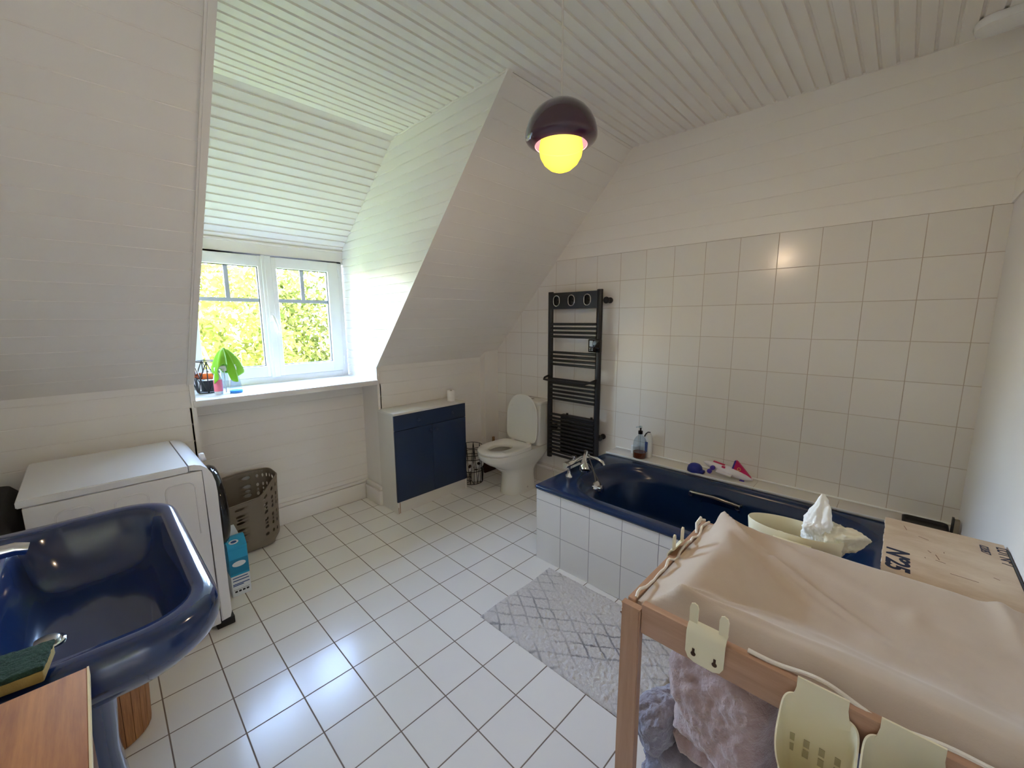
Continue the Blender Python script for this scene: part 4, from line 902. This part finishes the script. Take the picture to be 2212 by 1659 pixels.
def mat_z(x, y):
    n_ = smoothstep((x - mx0) / .034); f_ = smoothstep((mx1 - x) / .034); e_ = smoothstep((my1 - y) / .085)
    e = min(n_, f_, e_); z = .862 + .042 * e
    dn, df, de = x - mx0 - .03, mx1 - .03 - x, my1 - .08 - y; d = max(0, min(dn, df * .9, de * 1.0))
    z -= .052 * smoothstep(d / .17)
    z += .016 * math.exp(-((x - 1.235) ** 2 + (y - .338) ** 2) / .0012)
    for a, b, w, h in FOLDS: z += seg_ridge(x, y, a, b, w, h) * min(1, e * 1.5)
    return z + .0025 * noise.noise(Vector((x * 14, y * 14, 3)))
bm = B(); NX, NY = 90, 110; vs = []
for i in range(NX + 1):
    row = []
    for j in range(NY + 1):
        x = mx0 + (mx1 - mx0) * i / NX; y = my0 + (my1 - my0) * j / NY; row.append(bm.verts.new((x, y, mat_z(x, y))))
    vs.append(row)
for i in range(NX):
    for j in range(NY): bm.faces.new((vs[i][j], vs[i + 1][j], vs[i + 1][j + 1], vs[i][j + 1]))
rim = [vs[i][0] for i in range(NX + 1)] + [vs[NX][j] for j in range(1, NY + 1)] + [vs[i][NY] for i in range(NX - 1, -1, -1)] + [vs[0][j] for j in range(NY - 1, 0, -1)]
lo = [bm.verts.new((v.co.x, v.co.y, .816 if v.co.x > mx0 + .02 else .84)) for v in rim]
lo = lo
for v in lo:
    v.co.z = .8125
for k in range(len(rim)): bm.faces.new((rim[k], lo[k], lo[(k + 1) % len(rim)], rim[(k + 1) % len(rim)]))
bm.faces.new(lo)
obj('cover', bm, 'cloth', t, 70)
bm = B(); pts = []
for k in range(0, len(rim_pts := [(mx0 - .001, y) for y in [my1 - i * (my1 - my0) / 60 for i in range(61)] if y < .15]), 1):
    x, y = rim_pts[k]; w = .006 * sin(y * 21) + .004 * sin(y * 47); pts.append((x - .004 + .003 * sin(y * 33), y, .876 + w * .9))
pts2 = [(mx0 + (mx1 - mx0) * i / 40, my1 + .004 + .003 * sin(i * .9), .868 + .006 * sin(i * .55) + .003 * sin(i * 1.3)) for i in range(0, 41)]
tube(bm, pts[::-1], .0042, 8); obj('elastic_hem', bm, 'piping', t)
bm = B(); tube(bm, pts2, .0034, 8); obj('elastic_hem', bm, 'piping', t)
bm = B(); tube(bm, [(1.205, .388, .855), (1.225, .393, .875), (1.25, .39, .885), (1.268, .385, .878)], .0036, 8); tube(bm, [(1.20, .385, .862), (1.215, .392, .885), (1.24, .388, .897)], .0036, 8); obj('elastic_hem', bm, 'piping', t)

# hanger bracket over the front rail, and its twin on the end rail
def bracket(name, label, loc, rot):
    t = thing(name, loc, label, 'hook', 'cream clip-on brackets of the changing table', rot)
    return t
t = thing('hanger_bracket', (TX0 - .001, .219, .835), 'cream plastic hanger bracket with two prongs on the front rail of the changing table', 'bracket', 'cream brackets on the changing table')
# profile: plate hanging at the front of the rail (facing -X), bend over the top, two prongs
def bracket_plate():
    bm = B(); W = .036; th_ = .0032; X = TX0 - .002; yc = .219
    prof = [(X, .832), (X, .862), (X + .0005, .872), (X + .006, .882), (X + .016, .887)]
    def strip(ya, yb, pr):
        loft(bm, [[Vector((x, y, z)) for x, z in pr] + [Vector((x - th_ * nx, y, z + th_ * nz)) for (x, z), (nx, nz) in zip(pr[::-1], [(1, 0), (1, 0), (.9, .3), (.6, .7), (.1, 1)][:len(pr)][::-1])] for y in (ya, yb)])
    strip(yc - W, yc + W, prof)
    return bm, X, yc, W, th_
bm, X, yc, W, th_ = bracket_plate()
# rounded lower corners
low = [(yc + W, .8325), (yc + W, .828), (yc + W - .006, .816), (yc + W - .018, .811), (yc - W + .018, .811), (yc - W + .006, .816), (yc - W, .828), (yc - W, .8325)]
prism(bm, low, X - th_, X, 'yz')
for s in (1, -1):
    a = yc + s * (W - .008); pr = [(a - .008, .886), (a + .008, .886), (a + .0085, .918), (a + .006, .926), (a, .929), (a - .006, .926), (a - .0085, .918)]
    prism(bm, pr, X + .010, X + .0135, 'yz'); 
pl = obj('plate', bm, 'cream', t, 40)
for s in (1, -1):
    bm = B(); a = yc + s * .02
    lathe(bm, [(.0048, 0), (.0048, .0008)], (0, 0, 0), 16, Ry(-90)); xform(bm, T(X - th_, a, .829)); box(bm, (X - th_ - .0008, a - .0022, .829), (X - th_, a + .0022, .841)); obj('keyhole_slot', bm, 'hole', pl)
c2 = copy_tree(t); c2.location = (1.066, TY1 - .003 + .0, .828); c2.rotation_euler = (0, 0, radians(-90)); c2['label'] = 'cream bracket on the end rail of the changing table, towards the bath mat'
# hanging bins
def hang_bin(label, loc, rot=0):
    t = thing('hanging_bin', loc, label, 'bin', 'cream bins hung on the changing table', rot); return t
bin_group = 'cream bins on the front rail'
binP = thing('hanging_bin', (0, 0, 0), 'empty cream plastic bin hung on the front rail of the changing table', 'hanging bin', bin_group)
def bin_mesh():
    # local: rail face is the plane x=0, bin in -x; opening slants down to the front
    bm = B(); L = []
    def lp(z0_, hw, dep, slant, r):
        l = []
        for i in range(56):                                   # flat against the rail, round at the front
            a = 2 * pi * i / 56; c, q = cos(a), sin(a); p = 5.5 if c > 0 else 2.2
            x = abs(c) ** (2 / p) * (dep * .42 if c > 0 else -dep * .58) - dep * .42; y = abs(q) ** (2 / p) * (hw if q > 0 else -hw)
            l.append(Vector((x, y, z0_ + slant * (x / dep))))
        return l
    outer = [lp(-.17, .036, .066, 0, .026), lp(-.164, .040, .073, 0, .029), lp(-.10, .0465, .088, .0, .037), lp(-.025, .0515, .098, .07, .044), lp(-.003, .0525, .1, .095, .045)]
    inner = [lp(-.003, .050, .0975, .095, .043), lp(-.03, .049, .0955, .07, .042), lp(-.10, .044, .0855, 0, .035), lp(-.16, .037, .07, 0, .027)]
    loft(bm, outer + [[p + Vector((-.0015, 0, .0)) for p in inner[0]]] + [[p + Vector((-.0015, 0, 0)) for p in q] for q in inner[1:]])
    return bm
o = obj('bin_body', bin_mesh(), 'cream', binP, 60)
bm = B(); prism(bm, [(-.02, -.03), (.02, -.03), (.040, -.02), (.0405, -.012), (.0365, -.002), (.0345, .01), (.0345, .03), (-.0345, .03), (-.0345, .01), (-.0365, -.002), (-.0405, -.012), (-.040, -.02)], -.004, -.0005, 'yz'); obj('hanging_tab', bm, 'cream', binP)
bm = B()
for k in range(4):
    for m_ in range(2): box(bm, (-.1125 + m_ * .0 , -.03 + k * .017, -.15 + m_ * .018), (-.1, -.022 + k * .017, -.137 + m_ * .018))
bm.free()
bm = B()
for k in range(4):
    for m_ in range(2): box(bm, (-.0037, -.034 + k * .021, -.115 + m_ * .02), (-.0025, -.026 + k * .021, -.101 + m_ * .02))
obj('drain_slot', bm, plain('shadowed_slot', '#b3ab8c', .5), binP)
b2 = copy_tree(binP)
binP.location = (TX0 + .0, .035, .86)
b2.location = (TX0 + .0, -.072, .86); b2['label'] = 'second cream bin on the front rail, with a brown brush in it'
t = thing('nappy_bin', (1.365, .165, .74), 'wide oval cream bin full of crumpled nappies on the far side of the changing table', 'bin')
bm = B()
def ov_(k, z, hx=.058, hy=.118): return [Vector((1.366 + hx * k * cos(a), .172 + hy * k * sin(a), z)) for a in [2 * pi * i / 48 for i in range(48)]]
loft(bm, [ov_(.78, .74), ov_(.84, .745), ov_(.97, .86), ov_(1.0, .892), ov_(.985, .895), ov_(.965, .892), ov_(.93, .86), ov_(.8, .752)]); obj('bin_body', bm, 'cream', t, 60)
bm = B(); box(bm, (1.2985, .12, .84), (1.3045, .21, .878), .001); box(bm, (1.27, .12, .876), (1.3045, .21, .88), .001); box(bm, (1.303, .14, .84), (1.314, .19, .87), .001); obj('clip', bm, 'cream', t)
# brown fluffy brush in the second bin
t = thing('hair_brush', (TX0 - .055, -.10, .72), 'dark brown fluffy brush head sticking out of the second cream bin', 'brush')
bm = B(); bmesh.ops.create_icosphere(bm, subdivisions=4, radius=.036, matrix=T(TX0 - .052, -.112, .822))
for v in bm.verts:
    d = (v.co - Vector((TX0 - .052, -.112, .822))).normalized(); v.co += d * (.006 * noise.noise(v.co * 60) + random.uniform(-.003, .004)); v.co.z = .822 + (v.co.z - .822) * .8
obj('bristles', bm, 'brown_fur', t, 80)
bm = B(); tube(bm, [(TX0 - .052, -.105, .80), (TX0 - .05, -.095, .69)], .008, 10); obj('handle', bm, 'beech', t)

# nappies in the far bin
def crumple(cx, cy, cz, sx, sy, sz, seed, tipdir=None):
    bm = B(); bmesh.ops.create_icosphere(bm, subdivisions=5, radius=1)
    for v in bm.verts:
        d = v.co.normalized(); k = 1 - .16 * abs(noise.noise(d * 7 + Vector((seed, 2, 0)))) + .35 * noise.noise(d * 1.7 + Vector((seed, 0, 0))) + .18 * abs(noise.noise(d * 4 + Vector((0, seed, 0))))
        v.co = Vector((d.x * sx * k, d.y * sy * k, d.z * sz * k))
        if tipdir:
            tt = max(0, d.dot(Vector(tipdir).normalized())); v.co += Vector(tipdir) * tt ** 5
        v.co += Vector((cx, cy, cz))
    return bm
tag(obj('nappy', crumple(1.375, .118, .892, .028, .036, .05, 3.1, (.012, -.004, .055)), 'diaper', None, 70), 'crumpled white nappy with a pointed tip sticking up out of the oval cream bin', 'nappy', 'nappies in the oval bin')
tag(obj('nappy', crumple(1.385, .078, .885, .034, .042, .04, 7.7, (.0, -.03, .012)), 'diaper_inner', None, 70), 'opened greyish white nappy drooping over the right of the oval cream bin', 'nappy', 'nappies in the oval bin')
tag(obj('nappy', crumple(1.362, .19, .845, .036, .05, .024, 1.2), 'diaper_inner', None, 70), 'folded cream-coloured nappy lying low at the left in the oval cream bin', 'nappy', 'nappies in the oval bin')

# towels on the lower shelf
def towel(loops_fn, n=40, m=34): pass
def cloth_lump(c, half, seed, amp=.02, sub=4, pw=3.2, fold=0, rot=0):
    """a soft folded cloth: superellipsoid with folds and fluff"""
    bm = B(); bmesh.ops.create_icosphere(bm, subdivisions=sub, radius=1); mr = Rz(rot)
    for v in bm.verts:
        d = v.co.normalized(); q = (abs(d.x) ** pw + abs(d.y) ** pw + abs(d.z) ** pw) ** (-1 / pw); p = d * q
        p = Vector((p.x * half[0], p.y * half[1], p.z * half[2]))
        k = amp * noise.noise(p * 9 + Vector((seed, seed, 0))) + amp * .35 * noise.noise(p * 30 + Vector((0, seed, 0)))
        if fold: k -= fold * abs(sin(p.z * 38 + 2.5 * noise.noise(p * 6 + Vector((seed, 0, 0))))) ** 6
        p += d * k; v.co = (mr @ p) + Vector(c)
    return bm
SZ = .163
def fluff(bm, amp, f):
    for v in bm.verts: v.co += v.normal * amp * noise.noise(v.co * f)
    return bm
def towel_pile(c, half, seed, rot, pw, amp):
    bm = cloth_lump(c, half, seed, amp, 6, pw, 0, rot); bm.normal_update(); return fluff(fluff(bm, .005, 55), .0025, 140)
bm = towel_pile((1.005, .187, .62), (.165, .112, .168), 2.2, -14, 5, .018)
for v in bm.verts:                                            # the lower edge turns under in a thick fold
    k = math.exp(-((v.co.z - .515) / .012) ** 2); v.co.x += .02 * k; v.co.y -= .006 * k
tag(obj('towel', bm, 'pink_towel', None, 80), 'dusty pink fleece towel folded under the table top, beside the left leg', 'towel', 'towels on the table shelf')
bm = towel_pile((1.0, .232, .315), (.168, .15, .135), 5.1, -6, 4, .02)
for v in bm.verts:
    k = abs(sin(v.co.z * 42 + 3 * noise.noise(v.co * 7))) ** 5; v.co += Vector((.014, -.012, 0)) * k
tag(obj('towel', bm, 'grey_towel', None, 80), 'crumpled grey lilac towel under the pink towel, bulging out by the left leg', 'towel', 'towels on the table shelf')
bm = towel_pile((.95, .335, .47), (.10, .045, .075), 9.4, -20, 3, .02)
tag(obj('towel', bm, 'grey_towel', None, 80), 'small grey cloth wedged between the left leg and the pink towel', 'towel', 'towels on the table shelf')
tag(obj('towel', cloth_lump((1.0, .052, SZ + .2), (.15, .028, .2), 8.3, .008, 4, 3.5), 'navy_towel', None, 80), 'narrow strip of navy towel between the pink and pale blue towels', 'towel', 'towels on the table shelf')
tag(obj('towel', cloth_lump((.99, -.06, SZ + .265), (.17, .085, .26), 4.4, .018, 4, 3), 'sky_towel', None, 80), 'pale blue fluffy towel behind the empty cream bin', 'towel', 'towels on the table shelf')

# ------------------------------------------------------------------ plywood crate
t = thing('plywood_crate', (1.57, -.155, 0), 'tall plywood crate with dark blue stencilled lettering on its lid, between changing table and bath', 'crate')
KX0, KX1, KY0, KY1, KZ = 1.335, 1.806, -.284, -.022, .83
bm = B(); box(bm, (KX0 + .008, KY0, 0), (KX1 - .008, KY1 - .008, KZ - .012), .002); obj('body', bm, 'crate', t)
bm = B(); pts = [(KX0, KY0 + .004), (KX1, KY0 + .004), (KX1, KY1)]
for i in range(1, 40): pts.append((KX1 + (KX0 - KX1) * i / 40, KY1 + random.uniform(-.0022, .0018)))
pts.append((KX0, KY1)); prism(bm, pts, KZ - .011, KZ, 'xy'); ld = obj('lid', bm, 'crate', t)
# lettering reads towards -X, its top towards -Y
base = Matrix(((-1, 0, 0, 0), (0, -1, 0, 0), (0, 0, 1, 0), (0, 0, 0, 1)))
bm = text_bm('N\u00ba25', .066, T(1.566, -.032, KZ + .0002) @ base, .0022, .12, .95); obj('stencil', bm, 'stencil', ld, 0)
bm = text_bm('LOT N\u00ba /', .032, T(1.778, -.262, KZ + .0002) @ base, .0004, 0, .95); obj('stencil', bm, 'stencil', ld, 0)
bm = text_bm('02087', .026, T(1.765, -.228, KZ + .0002) @ base, .0001, .2, .9); obj('stencil', bm, 'stencil', ld, 0)
bm = B()
for (x, y, l, a) in ((1.61, -.12, .012, 30), (1.585, -.135, .03, 12), (1.56, -.14, .02, 75), (1.63, -.15, .008, 0), (1.56, -.11, .006, 10), (1.75, -.07, .03, 12), (1.70, -.11, .025, 60), (1.5, -.18, .05, 85), (1.55, -.24, .012, 60)):
    b = B(); box(b, (-l / 2, -.0008, 0), (l / 2, .0008, .0003)); xform(b, T(x, y, KZ + .0001) @ Rz(a)); me_ = bpy.data.meshes.new('x'); b.to_mesh(me_); b.free(); bm.from_mesh(me_); bpy.data.meshes.remove(me_)
obj('scratches', bm, 'redwood', ld)
bm = B(); box(bm, (KX0 - .0, KY0 - .001, KZ - .03), (KX1 - .04, KY0 + .0035, KZ + .002)); obj('dark_end_strip', bm, 'black', t)
# dark strips lying on the end of the bath behind the crate
t = thing('plastic_tray', (2.68, -.17, .4985), 'black plastic tray on the tiled end of the bath, half hidden behind the crate', 'tray')
bm = B(); loft(bm, [rrect(2.60, 2.765, -.25, -.10, .02, .4985, 4, 2), rrect(2.59, 2.775, -.252, -.09, .024, .515, 4, 2), rrect(2.593, 2.772, -.25, -.093, .022, .515, 4, 2), rrect(2.605, 2.76, -.246, -.105, .018, .502, 4, 2)]); obj('tray_body', bm, 'black', t)
t = thing('wooden_board', (2.70, -.262, lz), 'short dark-edged board leaning in the corner at the end of the bath', 'board')
bm = B(); box(bm, (2.672, -.280, lz), (2.70, -.262, lz + .075), .002); obj('board', bm, M['trunk'], t)
bm = B(); box(bm, (2.672, -.262, lz), (2.70, -.254, lz + .082), .001); obj('dark_edge', bm, 'black', t)

# ceiling fitting in the upper right corner
bm = B(); loft(bm, [rrect(2.63, 2.76, -.286, -.085, .06, ZC - .001, 8, 3), rrect(2.625, 2.765, -.286, -.08, .064, ZC - .012, 8, 3), rrect(2.63, 2.76, -.286, -.085, .06, ZC - .032, 8, 3), rrect(2.645, 2.745, -.284, -.1, .045, ZC - .036, 8, 3)])
tag(obj('ceiling_cover', bm, 'pvc', None, 50), 'white rounded cover on the ceiling in the top right corner', 'ceiling fitting')

# ------------------------------------------------------------------ window sill things
sz = 1.0365
t = thing('wire_caddy', (.52, 3.2, sz), 'black geometric wire basket at the left end of the window sill', 'wire basket')
kc = (.523, 3.235); bm = B()
top = [(kc[0] + .072 * cos(a), kc[1] + .072 * sin(a), sz + .205) for a in [2 * pi * (i + .5) / 6 for i in range(6)]]
midp = [(kc[0] + .078 * cos(a), kc[1] + .078 * sin(a), sz + .1) for a in [2 * pi * i / 6 for i in range(6)]]
bot = [(kc[0] + .052 * cos(a), kc[1] + .052 * sin(a), sz + .004) for a in [2 * pi * (i + .5) / 6 for i in range(6)]]
for L in (top, bot):
    for i in range(6): tube(bm, [L[i], L[(i + 1) % 6]], .0035, 6)
for i in range(6):
    tube(bm, [top[i], bot[i]], .003, 6); tube(bm, [top[i], midp[i]], .003, 6); tube(bm, [top[i], midp[(i + 1) % 6]], .003, 6); tube(bm, [bot[i], midp[i]], .003, 6); tube(bm, [bot[i], midp[(i + 1) % 6]], .003, 6)
obj('wire_frame', bm, 'black', t)
bm = B(); lathe(bm, [(.035, 0), (.038, .003), (.038, .068), (.034, .072)], (kc[0] + .008, kc[1] - .005, sz + .009), 24)
tag(obj('candle_tin', bm, 'black', None), 'black cylindrical tin inside the wire basket on the sill', 'tin')
t = thing('amber_bottle', (.52, 3.23, sz + .1), 'brown bottle with an orange cap lying across the wire basket on the sill', 'bottle')
A0 = Vector((.425, 3.20, sz + .118)); A1 = Vector((.60, 3.24, sz + .104)); dA = (A1 - A0).normalized()
bm = B(); tube(bm, [A0 + dA * .03, A0 + dA * .045, A0 + dA * .06, A1 - dA * .003, A1], [.011, .012, .021, .021, .019], 18); obj('bottle', bm, 'amber', t, 50)
bm = B(); tube(bm, [A0, A0 + dA * .034], .0155, 16); obj('cap', bm, 'orange', t)
bm = B(); tube(bm, [A0 + dA * .075, A0 + dA * .165], .0214, 18, cap=False); obj('label', bm, 'orange_label', t)
def sprayer(name, label, c, body, prof, col, head='silver_white'):
    t = thing(name, c, label, 'spray bottle'); bm = B(); lathe(bm, prof, c, 24); obj('bottle', bm, col, t, 50)
    return t
c = (.562, 3.108, sz)
t = sprayer('cleaner_bottle', 'pink-labelled plastic bottle under the green cloth on the sill', c, None, [(.02, 0), (.023, .003), (.023, .10), (.018, .125), (.011, .135), (.011, .15)], 'silver_white')
bm = B(); lathe(bm, [(.0235, .02), (.0237, .022), (.0237, .092), (.0235, .094)], c, 24, cap0=False, cap1=False); obj('label', bm, 'pink_label', t)
bm = B(); lathe(bm, [(.013, .148), (.013, .17), (.004, .172)], c, 16); obj('cap', bm, 'silver_white', t)
c = (.597, 3.085, sz)
t = sprayer('spray_bottle', 'clear grey spray bottle in front of the green cloth on the sill', c, None, [(.024, 0), (.026, .004), (.026, .018), (.019, .03), (.018, .12), (.015, .135), (.013, .15)], 'clear')
bm = B(); lathe(bm, [(.014, .148), (.014, .165), (.012, .168)], c, 16); box(bm, (c[0] - .03, c[1] - .012, c[2] + .165), (c[0] + .01, c[1] + .010, c[2] + .182), .005); obj('trigger_head', bm, 'silver_white', t)
bm = B(); tube(bm, [(c[0], c[1], sz + .15), (c[0], c[1], sz + .01)], .003, 6); obj('dip_tube', bm, 'silver_white', t)
c = (.655, 3.102, sz)
t = sprayer('spray_bottle', 'pale blue cone-shaped spray bottle with blue liquid at the right of the green cloth', c, None, [(.036, 0), (.038, .004), (.036, .02), (.02, .11), (.013, .13), (.012, .15)], 'blue_clear')
bm = B(); lathe(bm, [(.035, .003), (.0365, .006), (.0355, .016)], c, 24); obj('liquid', bm, 'blue_liquid', t)
bm = B(); lathe(bm, [(.014, .148), (.014, .17), (.012, .172)], c, 16); box(bm, (c[0] - .014, c[1] - .012, c[2] + .17), (c[0] + .008, c[1] + .010, c[2] + .185), .005); obj('trigger_head', bm, 'silver_white', t)
# the lime cloth draped over them
bm = B(); NA, NR = 72, 22; ctr = Vector((.606, 3.098, sz + .293)); rows = []
def drape(a, s):
    reach = .062 * (1 + .22 * sin(2 * a + .6) + .25 * sin(3 * a + 1.1)); L = .165 * (1 + .2 * cos(2 * a + .3) + .22 * cos(3 * a + 2.1))
    f = .016 * s * sin(6 * a + 1.3 * sin(a * 2)) + .006 * s * sin(11 * a)
    r = reach * (1 - (1 - s) ** 1.7) + f * (s > .15); z = -L * (s ** 1.35) - .0
    return ctr + Vector((cos(a) * r, sin(a) * r * .85, z))
top_v = bm.verts.new(ctr + Vector((0, 0, .002)))
for i in range(1, NR + 1): rows.append([bm.verts.new(drape(2 * pi * j / NA, i / NR)) for j in range(NA)])
for j in range(NA): bm.faces.new((top_v, rows[0][j], rows[0][(j + 1) % NA]))
for a, b in zip(rows, rows[1:]):
    for j in range(NA): bm.faces.new((a[j], b[j], b[(j + 1) % NA], a[(j + 1) % NA]))
for v in bm.verts: v.co.z = max(v.co.z, sz + .06)
o = tag(obj('cleaning_cloth', bm, 'green_cloth', None, 80), 'lime green microfibre cloth draped over the spray bottles on the window sill', 'cloth'); sm = o.modifiers.new('thick', 'SOLIDIFY'); sm.thickness = .002

# ------------------------------------------------------------------ light: daylight through the window and the added fill window, the pendant
w = bpy.data.worlds.new('World'); scene.world = w; w.use_nodes = True; nt = w.node_tree; nt.nodes.clear()
sky = nt.nodes.new('ShaderNodeTexSky'); sky.sky_type = 'NISHITA'; sky.sun_disc = False; sky.sun_elevation = radians(48); sky.sun_rotation = radians(200); sky.air_density = 1.0; sky.dust_density = .7; sky.ozone_density = 1.0
bg = nt.nodes.new('ShaderNodeBackground'); bg.inputs[1].default_value = 8.0; out_ = nt.nodes.new('ShaderNodeOutputWorld'); wb = nt.nodes.new('ShaderNodeMix'); wb.data_type = 'RGBA'; wb.blend_type = 'MULTIPLY'; wb.inputs[0].default_value = 1; wb.inputs[7].default_value = (1.0, .86, .84, 1)
nt.links.new(sky.outputs[0], wb.inputs[6]); nt.links.new(wb.outputs[2], bg.inputs[0]); nt.links.new(bg.outputs[0], out_.inputs[0])
sd_ = bpy.data.lights.new('sun', 'SUN'); sd_.energy = 1.5; sd_.angle = radians(.6); sd_.color = (1, .96, .88)
so = bpy.data.objects.new('sun', sd_); C.objects.link(so)
so.rotation_euler = Vector((-.35, .72, -.8)).to_track_quat('-Z', 'Y').to_euler()
pl_ = bpy.data.lights.new('window_portal', 'AREA'); pl_.shape = 'RECTANGLE'; pl_.size = 1.1; pl_.size_y = .95; pl_.cycles.is_portal = True
po = bpy.data.objects.new('window_portal', pl_); C.objects.link(po); po.location = ((XL + XD) / 2, YWN + .09, 1.5); po.rotation_euler = (radians(-90), 0, 0)
pl2 = bpy.data.lights.new('fill_window_portal', 'AREA'); pl2.shape = 'RECTANGLE'; pl2.size = .7; pl2.size_y = .65; pl2.cycles.is_portal = True  # portal of the added fill window
p2 = bpy.data.objects.new('fill_window_portal', pl2); C.objects.link(p2); p2.location = (XLW - .05, -2.55, 1.475); p2.rotation_euler = (radians(90), 0, radians(-90))
gl_ = bpy.data.lights.new('pendant_bulb', 'POINT'); gl_.energy = 26; gl_.color = (1, .74, .50); gl_.shadow_soft_size = .03
go = bpy.data.objects.new('pendant_bulb', gl_); C.objects.link(go); go.location = (px_, py_, pz_ - .045)

vs_ = scene.view_settings; vs_.view_transform = 'Standard'; vs_.look = 'None'; vs_.gamma = 1; vs_.use_curve_mapping = False; vs_.exposure = 1.65
scene.display_settings.display_device = 'sRGB'
cy = scene.cycles; cy.use_denoising = True; cy.max_bounces = 14; cy.diffuse_bounces = 9; cy.glossy_bounces = 5; cy.transparent_max_bounces = 16; cy.sample_clamp_indirect = 6; cy.caustics_reflective = False; cy.caustics_refractive = False
